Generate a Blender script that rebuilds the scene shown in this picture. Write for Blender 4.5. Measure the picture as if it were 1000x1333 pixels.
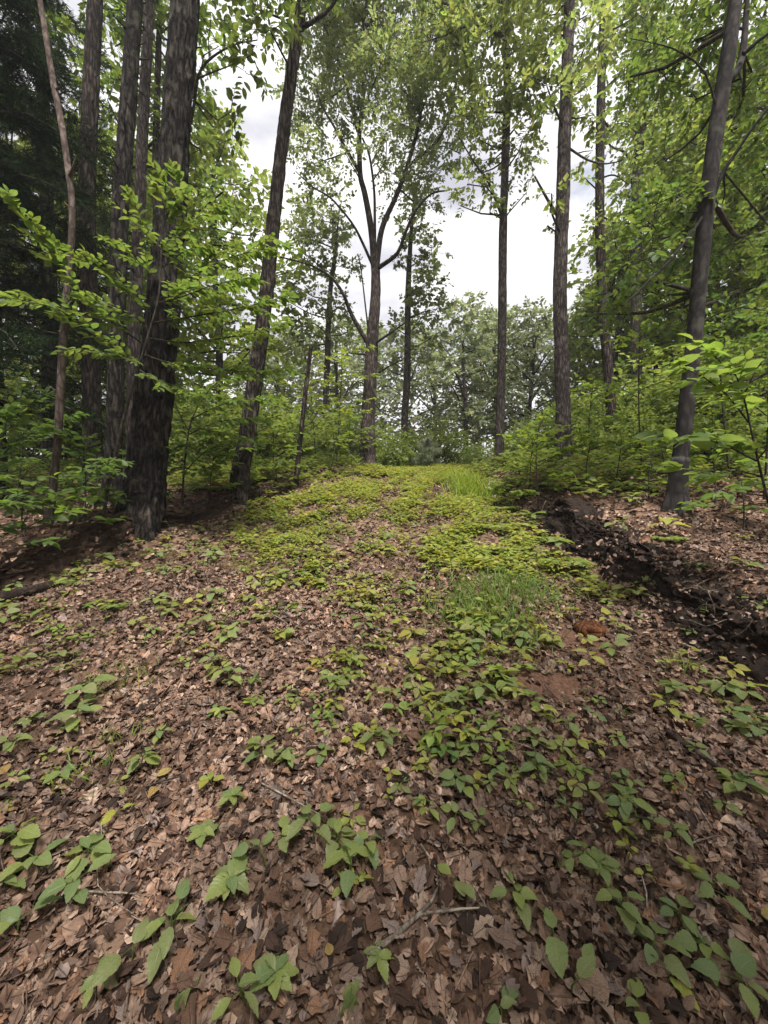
import bpy, math, random
import numpy as np
from mathutils import Matrix, Vector

for o in list(bpy.data.objects):
    bpy.data.objects.remove(o)
SC = bpy.context.scene
COL = SC.collection
rng = np.random.default_rng(7)
random.seed(7)
R = math.radians

# ------------------------------------------------------------------ camera
PITCH = R(-2.0)
CAMZ = 1.5
FPX = 500.0                      # focal length in pixels of the 1000 x 1333 photograph
cd = bpy.data.cameras.new('camera')
cd.sensor_fit = 'HORIZONTAL'; cd.sensor_width = 36; cd.lens = 36 * FPX / 1000
cd.clip_start = 0.05; cd.clip_end = 2000
cam = bpy.data.objects.new('camera', cd); COL.objects.link(cam)
cam.location = (0, 0, CAMZ); cam.rotation_euler = (R(90) + PITCH, 0, 0)
SC.camera = cam

# ------------------------------------------------------------------ sky, sun, exposure
SUN_EL, SUN_AZ = R(66), R(160)    # azimuth measured from the view direction (+Y) towards +X
w = bpy.data.worlds.new('World'); SC.world = w; w.use_nodes = True
nt = w.node_tree; nt.nodes.clear()
N = nt.nodes.new; L = nt.links.new
out = N('ShaderNodeOutputWorld'); bg = N('ShaderNodeBackground'); bg.inputs['Strength'].default_value = 0.06
sky = N('ShaderNodeTexSky'); sky.sky_type = 'NISHITA'; sky.sun_disc = False
sky.sun_elevation = SUN_EL; sky.sun_rotation = SUN_AZ; sky.dust_density = 2.0
tc = N('ShaderNodeTexCoord'); mp = N('ShaderNodeMapping'); mp.inputs['Scale'].default_value = (1.6, 1.6, 3.6)
n1 = N('ShaderNodeTexNoise'); n1.inputs['Scale'].default_value = 1.5; n1.inputs['Detail'].default_value = 7; n1.inputs['Roughness'].default_value = 0.55
r1 = N('ShaderNodeValToRGB'); r1.color_ramp.elements[0].position = 0.24; r1.color_ramp.elements[1].position = 0.38
n2 = N('ShaderNodeTexNoise'); n2.inputs['Scale'].default_value = 2.6; n2.inputs['Detail'].default_value = 6
r2 = N('ShaderNodeValToRGB')
r2.color_ramp.elements[0].position = 0.35; r2.color_ramp.elements[0].color = (0.50, 0.50, 0.57, 1)
r2.color_ramp.elements[1].position = 0.62; r2.color_ramp.elements[1].color = (1.0, 0.99, 0.985, 1)
sc = N('ShaderNodeVectorMath'); sc.operation = 'SCALE'; sc.inputs['Scale'].default_value = 7.6
mx = N('ShaderNodeMix'); mx.data_type = 'RGBA'
L(tc.outputs['Generated'], mp.inputs['Vector']); L(mp.outputs[0], n1.inputs['Vector']); L(mp.outputs[0], n2.inputs['Vector'])
L(n1.outputs['Fac'], r1.inputs['Fac']); L(n2.outputs['Fac'], r2.inputs['Fac'])
L(r2.outputs['Color'], sc.inputs[0])
L(r1.outputs['Color'], mx.inputs['Factor']); L(sky.outputs[0], mx.inputs['A']); L(sc.outputs[0], mx.inputs['B'])
L(mx.outputs['Result'], bg.inputs['Color']); L(bg.outputs[0], out.inputs['Surface'])

sd = bpy.data.lights.new('sun', 'SUN'); sd.energy = 2.4; sd.angle = R(15); sd.color = (1.0, 0.96, 0.88)
so = bpy.data.objects.new('sun', sd); COL.objects.link(so)
sdir = Vector((math.cos(SUN_EL) * math.sin(SUN_AZ), math.cos(SUN_EL) * math.cos(SUN_AZ), math.sin(SUN_EL)))
so.rotation_euler = sdir.to_track_quat('Z', 'Y').to_euler(); so.location = (0, 0, 30)

SC.view_settings.view_transform = 'Standard'; SC.view_settings.look = 'None'
SC.view_settings.exposure = 1.6; SC.view_settings.gamma = 1.0
SC.render.engine = 'CYCLES'
SC.cycles.max_bounces = 5; SC.cycles.transmission_bounces = 3; SC.cycles.diffuse_bounces = 3; SC.cycles.glossy_bounces = 2

# ------------------------------------------------------------------ maths helpers
def vnoise(x, y, seed=0):
    x = np.asarray(x, float); y = np.asarray(y, float)
    xi = np.floor(x); yi = np.floor(y); fx = x - xi; fy = y - yi
    fx = fx * fx * (3 - 2 * fx); fy = fy * fy * (3 - 2 * fy)
    def h(a, b):
        v = np.sin(a * 127.1 + b * 311.7 + seed * 74.7) * 43758.5453
        return v - np.floor(v)
    return (h(xi, yi) * (1 - fx) + h(xi + 1, yi) * fx) * (1 - fy) + (h(xi, yi + 1) * (1 - fx) + h(xi + 1, yi + 1) * fx) * fy - 0.5

def sstep(a, b, x):
    t = np.clip((np.asarray(x, float) - a) / (b - a), 0, 1)
    return t * t * (3 - 2 * t)

XR_Y = [-6, 0, 2, 3, 4.5, 7, 9, 11, 14, 20]; XR_X = [2.4, 2.3, 2.2, 2.08, 1.88, 1.86, 2.3, 3.2, 5.0, 9.5]
XL_Y = [-6, 0, 3, 3.5, 5.2, 7, 9, 11, 14, 20]; XL_X = [-3.8, -3.6, -3.05, -2.8, -2.05, -1.3, -0.35, 0.6, 2.3, 6.5]
def smooth_interp(y, ys, xs):
    y = np.asarray(y, float)
    return (np.interp(y - .5, ys, xs) + np.interp(y, ys, xs) * 2 + np.interp(y + .5, ys, xs)) / 4
def xr(y): return smooth_interp(y, XR_Y, XR_X) + 0.34 * vnoise(np.asarray(y, float) * 1.25, 0.3, 5) + 0.16 * vnoise(np.asarray(y, float) * 3.7, 0.9, 15)
def xl(y): return smooth_interp(y, XL_Y, XL_X) + 0.30 * vnoise(np.asarray(y, float) * 1.1, 0.7, 6) + 0.14 * vnoise(np.asarray(y, float) * 3.3, 0.2, 16)
def hbr(y): return np.interp(y, [0, 1, 2, 4, 6, 8, 10, 13], [0.20, 0.26, 0.32, 0.32, 0.27, 0.18, 0.10, 0.0])
def hbl(y): return np.interp(y, [0, 2, 3.5, 5.5, 7, 9, 13], [0.1, 0.17, 0.24, 0.25, 0.15, 0.10, 0.0])

def gpath(y):
    y = np.asarray(y, float)
    s = 0.25 * y - 0.25 * 0.8 * np.logaddexp(0, (y - 9.4) / 0.8)
    return s + 0.22 * 1.5 * np.logaddexp(0, (-y - 3) / 1.5)
def g(x, y):
    x = np.asarray(x, float); y = np.asarray(y, float)
    z = gpath(y)
    dr = x - xr(y); dl = xl(y) - x
    z = z + hbr(y) * sstep(0.05, 0.36, dr) + 0.06 * np.clip(dr - 0.3, 0, 5) + 0.05 * sstep(.3, 1.2, dr) * vnoise(x * .9, y * .9, 3)
    z = z + hbl(y) * sstep(0.08, 0.30, dl) * (1 - 0.35 * sstep(0.5, 1.3, dl)) + 0.05 * sstep(.2, 1, dl) * vnoise(x * 1.1, y * 1.1, 2)
    mid = (xr(y) + xl(y)) / 2
    z = z - 0.045 * np.exp(-((x - mid - .62) / .22) ** 2) - 0.03 * np.exp(-((x - mid + .75) / .25) ** 2)
    for mx_, my_, mr_ in ((-2.72, 4.2, .5), (-2.08, 5.4, .42), (2.98, 3.95, .36), (3.4, 7.2, .4), (-.37, 8.5, .4)):
        z = z + .11 * np.exp(-((x - mx_) ** 2 + (y - my_) ** 2) / mr_ ** 2)
    near = np.exp(-(np.abs(x) / 30) ** 2)
    z = z + near * (0.07 * vnoise(x * 1.3, y * 1.3, 1) + 0.035 * vnoise(x * 4, y * 4, 8) + 0.016 * vnoise(x * 11, y * 11, 9))
    return z

FWD = np.array([0, math.cos(PITCH), math.sin(PITCH)]); UPV = np.array([0, -math.sin(PITCH), math.cos(PITCH)])
CAMP = np.array([0, 0, CAMZ])
def P(px, py, d):
    """direction of a photo pixel, taken to depth d"""
    return CAMP + d * (np.array([(px - 500) / FPX, 0, 0]) + (666.5 - py) / FPX * UPV + FWD)
def hit(px, py, dmax=30):
    ds = np.arange(0.6, dmax, 0.02)
    pts = CAMP + ds[:, None] * ((px - 500) / FPX * np.array([1, 0, 0]) + (666.5 - py) / FPX * UPV + FWD)
    b = pts[:, 2] < g(pts[:, 0], pts[:, 1])
    i = int(np.argmax(b)) if b.any() else len(ds) - 1
    p = pts[i].copy(); p[2] = float(g(p[0], p[1]))
    return p, ds[i]
def proj(p):
    v = np.asarray(p) - CAMP
    d = v @ FWD
    return 500 + FPX * v[..., 0] / d, 666.5 - FPX * (v @ UPV) / d, d
def nrm(v):
    v = np.asarray(v, float)
    return v / np.maximum(np.linalg.norm(v, axis=-1, keepdims=True), 1e-9)
def frames(d, up, s):
    y = nrm(d); x = nrm(np.cross(y, up)); z = np.cross(x, y)
    return np.stack([x, y, z], -1) * np.asarray(s, float).reshape(-1, 1, 1)

# ------------------------------------------------------------------ mesh helpers
class MB:
    def __init__(s): s.V = []; s.T = []; s.Q = []; s.C = []; s.U = []; s.n = 0
    def add(s, V, T=None, Q=None, tint=None, uv=None):
        V = np.asarray(V, float); k = len(V)
        s.V.append(V)
        if T is not None and len(T): s.T.append(np.asarray(T, int) + s.n)
        if Q is not None and len(Q): s.Q.append(np.asarray(Q, int) + s.n)
        s.C.append(np.broadcast_to(np.array([1., 1, 1]) if tint is None else np.asarray(tint, float), (k, 3)))
        s.U.append(np.zeros((k, 2)) if uv is None else np.asarray(uv, float))
        s.n += k
    def inst(s, proto, Rm, pos, tint):
        """copies of a small shape, joined"""
        V, T, U = proto; n = len(pos)
        if n == 0: return
        VV = np.einsum('nij,vj->nvi', Rm, V) + np.asarray(pos)[:, None, :]
        TT = T[None] + (np.arange(n) * len(V))[:, None, None]
        s.add(VV.reshape(-1, 3), TT.reshape(-1, 3), None, np.repeat(np.asarray(tint, float), len(V), 0), np.tile(U, (n, 1)))
    def mesh(s, name, mat, smooth=True, origin=(0, 0, 0)):
        me = bpy.data.meshes.new(name)
        V = np.concatenate(s.V) - np.asarray(origin)
        T = np.concatenate(s.T) if s.T else np.zeros((0, 3), int)
        Q = np.concatenate(s.Q) if s.Q else np.zeros((0, 4), int)
        me.vertices.add(len(V)); me.vertices.foreach_set('co', V.astype(np.float32).ravel())
        li = np.concatenate([T.ravel(), Q.ravel()]).astype(np.int32)
        me.loops.add(len(li)); me.loops.foreach_set('vertex_index', li)
        st = np.concatenate([np.arange(len(T)) * 3, len(T) * 3 + np.arange(len(Q)) * 4]).astype(np.int32)
        me.polygons.add(len(st)); me.polygons.foreach_set('loop_start', st)
        me.update(calc_edges=True)
        me.polygons.foreach_set('use_smooth', np.full(len(st), smooth))
        a = me.attributes.new('tint', 'FLOAT_COLOR', 'POINT')
        C = np.concatenate(s.C); a.data.foreach_set('color', np.hstack([C, np.ones((len(C), 1))]).astype(np.float32).ravel())
        a = me.attributes.new('luv', 'FLOAT_VECTOR', 'POINT')
        U = np.concatenate(s.U); a.data.foreach_set('vector', np.hstack([U, np.zeros((len(U), 1))]).astype(np.float32).ravel())
        me.materials.append(mat); me.update()
        return me

def obj(name, me, parent=None, kind=None, label=None, cat=None, group=None):
    o = bpy.data.objects.new(name, me); COL.objects.link(o)
    if parent is not None: o.parent = parent
    if kind: o['kind'] = kind
    if label: o['label'] = label
    if cat: o['category'] = cat
    if group: o['group'] = group
    return o
def thing(name, label, cat, loc, group=None, rz=0, s=1):
    o = obj(name, None, None, None, label, cat, group)
    o.empty_display_size = 0.1
    o.location = Vector([float(v) for v in loc]); o.rotation_euler = (0, 0, rz); o.scale = (s, s, s)
    return o

def resample(pts, rad, step):
    pts = np.asarray(pts, float); rad = np.asarray(rad, float)
    # Catmull-Rom through the points
    n = len(pts)
    if n == 2: pass
    out = []; ro = []
    ext = np.vstack([2 * pts[0] - pts[1], pts, 2 * pts[-1] - pts[-2]])
    for i in range(n - 1):
        p0, p1, p2, p3 = ext[i], ext[i + 1], ext[i + 2], ext[i + 3]
        k = max(1, int(np.linalg.norm(p2 - p1) / step))
        for t in np.arange(k) / k:
            out.append(.5 * ((2 * p1) + (p2 - p0) * t + (2 * p0 - 5 * p1 + 4 * p2 - p3) * t * t + (3 * p1 - p0 - 3 * p2 + p3) * t ** 3))
            ro.append(rad[i] * (1 - t) + rad[i + 1] * t)
    out.append(pts[-1]); ro.append(rad[-1])
    return np.array(out), np.array(ro)

def tube(mb, pts, rad, seg=8, step=0.15, rough=0.0, ridge=0.0, nr=9, tint=None, seed=0, cap=True, butt=0.0):
    c, r = resample(pts, rad, step)
    n = len(c)
    tg = nrm(np.gradient(c, axis=0)) if n > 1 else np.array([[0, 0, 1.]])
    ref = np.array([0, 1., 0]) if abs(tg[0][2]) > .6 else np.array([0, 0, 1.])
    a = nrm(np.cross(np.broadcast_to(ref, tg.shape), tg)); b = np.cross(tg, a)
    th = np.arange(seg) / seg * 2 * np.pi
    ln = np.concatenate([[0], np.cumsum(np.linalg.norm(np.diff(c, axis=0), axis=1))])
    rr = np.repeat(r[:, None], seg, 1)
    if rough or ridge:
        TH, LN = np.meshgrid(th, ln)
        k = nr / (2 * np.pi)
        def per(fn):     # seam-free noise round the trunk
            w_ = TH / (2 * np.pi)
            return fn(TH) * (1 - w_) + fn(TH - 2 * np.pi) * w_
        lump = per(lambda t: vnoise(t * 1.0 + seed, LN * 1.7, seed)) 
        rid = per(lambda t: vnoise(t * k * 2.2 + 7 * seed + .6 * np.sin(LN * 5), LN * 3.2, seed + 3))
        rid2 = per(lambda t: vnoise(t * k * 5 + 3 * seed, LN * 9, seed + 4))
        rr = rr * (1 + rough * 2 * lump + ridge * (np.abs(rid) * -3.2 + .5 + rid2 * .8))
    if butt:
        TH, LN = np.meshgrid(th, ln)
        rr = rr * (1 + butt * np.exp(-np.clip(LN - .22, 0, 9) / .17) * (np.clip(np.cos(5 * TH + seed + .7 * np.sin(TH * 2 + seed)), -.2, 1) + .15 * np.sin(2 * TH + seed)))
    V = c[:, None, :] + rr[..., None] * (np.cos(th)[None, :, None] * a[:, None, :] + np.sin(th)[None, :, None] * b[:, None, :])
    V = V.reshape(-1, 3)
    i = np.arange(n - 1)[:, None] * seg; j = np.arange(seg)[None, :]; j2 = (j + 1) % seg
    Q = np.stack([i + j, i + j2, i + seg + j2, i + seg + j], -1).reshape(-1, 4)
    T = None
    if cap:
        V = np.vstack([V, c[-1] + tg[-1] * r[-1] * .4]); e = (n - 1) * seg
        T = np.stack([e + np.arange(seg), e + (np.arange(seg) + 1) % seg, np.full(seg, n * seg)], -1)
    mb.add(V, T, Q, tint)

# ------------------------------------------------------------------ leaf shapes (base at origin, along +Y, normal +Z, length 1)
def leaf_proto(ws, ys=None, fold=0.12, droop=0.12, curl=0.0, twist=0.0, serr=0.0, wav=0.0, seed=0):
    rs = np.random.default_rng(seed)
    k = len(ws); ys = np.linspace(0, 1, k) if ys is None else np.asarray(ys, float)
    V = []; U = []
    for i in range(k):
        y = ys[i]; zc = -droop * y * y * 1.4 + droop * .5 * y
        for sgn in (-1, 0, 1):
            wdt = ws[i] * (1 + rs.uniform(-.08, .08) * (wav > 0))
            x = sgn * wdt; yy = y + (serr * abs(sgn) if i % 2 else -serr * .3 * abs(sgn))
            z = zc + abs(sgn) * wdt * fold * 2 + curl * (x ** 2) * 3 + wav * abs(sgn) * rs.uniform(-1, 1) * .5
            a = twist * (y - .5); x, z = x * math.cos(a) - z * math.sin(a), x * math.sin(a) + z * math.cos(a)
            V.append((x, yy, z)); U.append((.5 + .5 * sgn, y))
    T = []
    for i in range(k - 1):
        a = i * 3; b = a + 3
        for c0, c1 in ((0, 1), (1, 2)):
            if ws[i] < 1e-4: T.append((a + 1, b + c1, b + c0))
            elif ws[i + 1] < 1e-4: T.append((a + c0, a + c1, b + 1))
            else: T += [(a + c0, a + c1, b + c1), (a + c0, b + c1, b + c0)]
    V = np.array(V); U = np.array(U); T = np.array(T)
    used = np.unique(T); mp_ = -np.ones(len(V), int); mp_[used] = np.arange(len(used))
    return V[used], mp_[T], U[used]
LEAF2 = (np.array([[0, 0, 0], [-.3, .45, .06], [.3, .45, .06], [0, 1, -.06]]), np.array([[0, 2, 3], [0, 3, 1]]), np.array([[.5, 0], [0, .5], [1, .5], [.5, 1]]))
LEAF8 = leaf_proto([0, .24, .25, 0], [0, .28, .62, 1], fold=.14, droop=.15)
LEAFB = leaf_proto([0, .2, .29, .26, .15, 0], [0, .15, .36, .6, .83, 1], fold=.12, droop=.16)
def fine_leaf(i):
    k = 15; y = np.linspace(0, 1, k)
    prof = [np.sin(np.pi * y ** .72) ** .85 * .30, np.sin(np.pi * y ** .62) ** .8 * .36, np.sin(np.pi * y ** .8) ** .9 * .26,
            np.sin(np.pi * y ** .66) ** .7 * .33, np.sin(np.pi * y ** .9) * .22, np.sin(np.pi * y ** .7) ** .8 * .31][i % 6]
    prof = prof * (1 + .07 * (np.arange(k) % 2)); prof[0] = 0; prof[-1] = 0
    return leaf_proto(list(prof), y, fold=.10 + .05 * (i % 3), droop=.12 + .10 * ((i * 7) % 4) / 3, twist=.5 * ((i % 3) - 1), serr=.018, wav=.045, seed=i)
FINE = [fine_leaf(i) for i in range(9)]
def oak_leaf(i):
    rs = np.random.default_rng(50 + i)
    ws = np.array([0, .03, .10, .21, .22, .13, .27, .28, .15, .32, .29, .17, .23, .17, 0]); ys = np.array([0, .12, .2, .25, .31, .37, .44, .50, .56, .63, .70, .76, .83, .93, 1.])
    if i % 2 == 1:
        ys = np.linspace(0, 1, 7); ws = np.sin(np.pi * ys ** .8) * .30 * (1 + .1 * rs.uniform(-1, 1, 7)); ws[0] = ws[-1] = 0
    ws = ws * rs.uniform(.8, 1.15) * np.where(ws > 0, rs.uniform(.8, 1.2, len(ws)), 1)
    return leaf_proto(list(ws), ys, fold=rs.uniform(-.15, .3), droop=rs.uniform(-.3, .3), curl=rs.uniform(-.8, 1.0), twist=rs.uniform(-.9, .9), wav=.11, seed=i)
OAK = [oak_leaf(i) for i in range(16)]
def crumpled(i):
    """a dead leaf with rounded lobes, finely divided so that it can curl"""
    rs = np.random.default_rng(150 + i); k = 25; c = 7; yv = np.linspace(0, 1, k)
    env = np.sin(np.pi * np.clip(yv, 0, 1) ** .85) ** .8 * rs.uniform(.24, .34)
    if i % 3: w_ = [env * (1 - .34 * (.5 + .5 * np.cos(yv * 2 * np.pi * rs.uniform(3.2, 4.5) + rs.uniform(0, 6)))) for _ in range(2)]
    else: w_ = [env * (1 + .06 * rs.normal(0, 1, k)) for _ in range(2)]
    for q in w_: q[yv < .1] = .012; q[0] = .008
    V = np.zeros((k, c, 3)); U = np.zeros((k, c, 2)); t = np.linspace(-1, 1, c)
    for j in range(c):
        x = t[j] * (w_[0] if t[j] < 0 else w_[1]); V[:, j, 0] = x; V[:, j, 1] = yv
        U[:, j, 0] = .5 + .5 * t[j]; U[:, j, 1] = yv
    x = V[..., 0]; y = V[..., 1]
    z = rs.uniform(-.3, 1.6) * x ** 2 * 2.2 + rs.uniform(-.35, .35) * (y - .5) ** 2 * 2 + .10 * vnoise(x * 6 + i, y * 5, i) + .22 * vnoise(x * 2.5 + i, y * 2.2, i + 5) + rs.uniform(.05, .25) * np.abs(x)
    a = rs.uniform(-1.3, 1.3) * (y - .5); V[..., 0] = x * np.cos(a) - z * np.sin(a); V[..., 2] = x * np.sin(a) + z * np.cos(a)
    I = np.arange(k - 1)[:, None] * c + np.arange(c - 1)[None]; T = np.concatenate([np.stack([I, I + 1, I + c + 1], -1).reshape(-1, 3), np.stack([I, I + c + 1, I + c], -1).reshape(-1, 3)])
    return V.reshape(-1, 3), T, U.reshape(-1, 2)
CRUMP = [crumpled(i) for i in range(14)]
def frag(i):
    rs = np.random.default_rng(90 + i)
    ws = np.array([rs.uniform(.1, .3), rs.uniform(.2, .45), rs.uniform(.15, .5), rs.uniform(.05, .3), 0]); ys = np.array([0, .25, .55, .8, 1])
    return leaf_proto(list(ws), ys, fold=rs.uniform(-.2, .4), droop=rs.uniform(-.4, .4), curl=rs.uniform(-1, 1), wav=.16, twist=rs.uniform(-1, 1), seed=i)
FRAG = [frag(i) for i in range(8)]

# ------------------------------------------------------------------ materials
def mat_new(name):
    m = bpy.data.materials.new(name); m.use_nodes = True; t = m.node_tree; t.nodes.clear()
    return m, t, t.nodes.new, t.links.new
def leaf_mat(name, col, trans, fac=.42, rough=.5, veins=False, spec=.35, mott=(.72, 1.28), nscale=35, relief=0):
    m, t, N, L = mat_new(name)
    o = N('ShaderNodeOutputMaterial'); p = N('ShaderNodeBsdfPrincipled'); tr = N('ShaderNodeBsdfTranslucent'); ms = N('ShaderNodeMixShader')
    at = N('ShaderNodeAttribute'); at.attribute_name = 'tint'
    ns = N('ShaderNodeTexNoise'); ns.inputs['Scale'].default_value = nscale; ns.inputs['Detail'].default_value = 4
    rp = N('ShaderNodeMapRange'); rp.inputs['From Min'].default_value = .25; rp.inputs['From Max'].default_value = .75; rp.inputs['To Min'].default_value = mott[0]; rp.inputs['To Max'].default_value = mott[1]
    tcn = N('ShaderNodeTexCoord'); L(tcn.outputs['Object'], ns.inputs['Vector']); L(ns.outputs['Fac'], rp.inputs['Value'])
    def mul(c):
        a = N('ShaderNodeMix'); a.data_type = 'RGBA'; a.blend_type = 'MULTIPLY'; a.inputs['Factor'].default_value = 1
        a.inputs['A'].default_value = (*c, 1); L(at.outputs['Color'], a.inputs['B'])
        b = N('ShaderNodeVectorMath'); b.operation = 'SCALE'; L(a.outputs['Result'], b.inputs[0]); L(rp.outputs[0], b.inputs['Scale'])
        return b.outputs[0]
    c1 = mul(col); c2 = mul(trans)
    p.inputs['Roughness'].default_value = rough; p.inputs['Specular IOR Level'].default_value = spec
    if veins:
        uv = N('ShaderNodeAttribute'); uv.attribute_name = 'luv'
        sx = N('ShaderNodeSeparateXYZ'); L(uv.outputs['Vector'], sx.inputs[0])
        ab = N('ShaderNodeMath'); ab.operation = 'SUBTRACT'; L(sx.outputs['X'], ab.inputs[0]); ab.inputs[1].default_value = .5
        ab2 = N('ShaderNodeMath'); ab2.operation = 'ABSOLUTE'; L(ab.outputs[0], ab2.inputs[0])
        # side veins: sin(v*k - |u|*k2)
        m1 = N('ShaderNodeMath'); m1.operation = 'MULTIPLY'; L(sx.outputs['Y'], m1.inputs[0]); m1.inputs[1].default_value = 48
        m2 = N('ShaderNodeMath'); m2.operation = 'MULTIPLY_ADD'; L(ab2.outputs[0], m2.inputs[0]); m2.inputs[1].default_value = -26; L(m1.outputs[0], m2.inputs[2])
        sn = N('ShaderNodeMath'); sn.operation = 'SINE'; L(m2.outputs[0], sn.inputs[0])
        pw = N('ShaderNodeMapRange'); pw.inputs['From Min'].default_value = .75; pw.inputs['From Max'].default_value = 1.0; L(sn.outputs[0], pw.inputs['Value'])
        md = N('ShaderNodeMapRange'); md.inputs['From Min'].default_value = .05; md.inputs['From Max'].default_value = .0; L(ab2.outputs[0], md.inputs['Value'])
        mxv = N('ShaderNodeMath'); mxv.operation = 'MAXIMUM'; L(pw.outputs[0], mxv.inputs[0]); L(md.outputs[0], mxv.inputs[1])
        vc = N('ShaderNodeMix'); vc.data_type = 'RGBA'; L(c1, vc.inputs['A'])
        f2 = N('ShaderNodeMath'); f2.operation = 'MULTIPLY'; L(mxv.outputs[0], f2.inputs[0]); f2.inputs[1].default_value = .35; L(f2.outputs[0], vc.inputs['Factor'])
        vc.inputs['B'].default_value = (min(1, col[0] * 2.2 + .03), col[1] * 1.7, col[2] * 1.8 + .02, 1); c1 = vc.outputs['Result']
        bp = N('ShaderNodeBump'); bp.inputs['Strength'].default_value = .5; bp.inputs['Distance'].default_value = .003; bp.invert = True
        L(mxv.outputs[0], bp.inputs['Height']); L(bp.outputs[0], p.inputs['Normal'])
    if relief:
        uv = N('ShaderNodeAttribute'); uv.attribute_name = 'luv'; sx = N('ShaderNodeSeparateXYZ'); L(uv.outputs['Vector'], sx.inputs[0])
        ab = N('ShaderNodeMath'); ab.operation = 'SUBTRACT'; L(sx.outputs['X'], ab.inputs[0]); ab.inputs[1].default_value = .5
        ab2 = N('ShaderNodeMath'); ab2.operation = 'ABSOLUTE'; L(ab.outputs[0], ab2.inputs[0])
        md = N('ShaderNodeMapRange'); md.inputs['From Min'].default_value = .06; md.inputs['From Max'].default_value = .0; L(ab2.outputs[0], md.inputs['Value'])
        ad = N('ShaderNodeMath'); ad.operation = 'ADD'; L(md.outputs[0], ad.inputs[0]); L(ns.outputs['Fac'], ad.inputs[1])
        bp = N('ShaderNodeBump'); bp.inputs['Strength'].default_value = relief; bp.inputs['Distance'].default_value = .006; L(ad.outputs[0], bp.inputs['Height']); L(bp.outputs[0], p.inputs['Normal'])
    L(c1, p.inputs['Base Color']); L(c2, tr.inputs['Color'])
    ms.inputs[0].default_value = fac
    L(p.outputs[0], ms.inputs[1]); L(tr.outputs[0], ms.inputs[2]); L(ms.outputs[0], o.inputs['Surface'])
    return m
def bark_mat(name, dark, light, sx=16, sz=2.4, bump=.7, moss=0.0, dist=.03):
    m, t, N, L = mat_new(name)
    o = N('ShaderNodeOutputMaterial'); p = N('ShaderNodeBsdfPrincipled'); p.inputs['Roughness'].default_value = .93; p.inputs['Specular IOR Level'].default_value = .15
    tcn = N('ShaderNodeTexCoord'); m1 = N('ShaderNodeMapping'); m1.inputs['Scale'].default_value = (sx, sx, sz)
    a = N('ShaderNodeTexNoise'); a.inputs['Scale'].default_value = 1; a.inputs['Detail'].default_value = 6; a.inputs['Roughness'].default_value = .65
    v = N('ShaderNodeTexVoronoi'); v.feature = 'DISTANCE_TO_EDGE'; v.inputs['Scale'].default_value = 1.15
    wr = N('ShaderNodeVectorMath'); wr.operation = 'MULTIPLY_ADD'; wr.inputs[1].default_value = (1.5, 1.5, 1.5)
    L(tcn.outputs['Object'], m1.inputs['Vector']); L(m1.outputs[0], a.inputs['Vector'])
    L(a.outputs['Color'], wr.inputs[0]); L(m1.outputs[0], wr.inputs[2]); L(wr.outputs[0], v.inputs['Vector'])
    big = N('ShaderNodeTexNoise'); big.inputs['Scale'].default_value = 2.2; big.inputs['Detail'].default_value = 4; L(tcn.outputs['Object'], big.inputs['Vector'])
    rr = N('ShaderNodeMapRange'); rr.inputs['From Max'].default_value = .35; L(v.outputs['Distance'], rr.inputs['Value'])
    mm = N('ShaderNodeMath'); mm.operation = 'MULTIPLY'; L(rr.outputs[0], mm.inputs[0]); L(a.outputs['Fac'], mm.inputs[1])
    cr = N('ShaderNodeValToRGB'); cr.color_ramp.elements[0].position = .05; cr.color_ramp.elements[1].position = .62
    cr.color_ramp.elements[0].color = (*dark, 1); cr.color_ramp.elements[1].color = (*light, 1); L(mm.outputs[0], cr.inputs['Fac'])
    bm = N('ShaderNodeMapRange'); bm.inputs['From Min'].default_value = .3; bm.inputs['From Max'].default_value = .7; bm.inputs['To Min'].default_value = .6; bm.inputs['To Max'].default_value = 1.4
    L(big.outputs['Fac'], bm.inputs['Value'])
    s2 = N('ShaderNodeVectorMath'); s2.operation = 'SCALE'; L(cr.outputs['Color'], s2.inputs[0]); L(bm.outputs[0], s2.inputs['Scale'])
    col = s2.outputs[0]
    # lichen / moss patches
    li = N('ShaderNodeTexNoise'); li.inputs['Scale'].default_value = 7; li.inputs['Detail'].default_value = 5; L(tcn.outputs['Object'], li.inputs['Vector'])
    lr = N('ShaderNodeMapRange'); lr.inputs['From Min'].default_value = .56; lr.inputs['From Max'].default_value = .68; lr.inputs['To Max'].default_value = .5 + moss; L(li.outputs['Fac'], lr.inputs['Value'])
    lx = N('ShaderNodeMix'); lx.data_type = 'RGBA'; L(lr.outputs[0], lx.inputs['Factor']); L(col, lx.inputs['A'])
    lc = np.array(light) * 1.35 + np.array([.0, .012, 0]); lx.inputs['B'].default_value = (*lc, 1)
    L(lx.outputs['Result'], p.inputs['Base Color'])
    bp = N('ShaderNodeBump'); bp.inputs['Strength'].default_value = bump; bp.inputs['Distance'].default_value = dist; L(mm.outputs[0], bp.inputs['Height']); L(bp.outputs[0], p.inputs['Normal'])
    L(p.outputs[0], o.inputs['Surface'])
    return m

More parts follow.
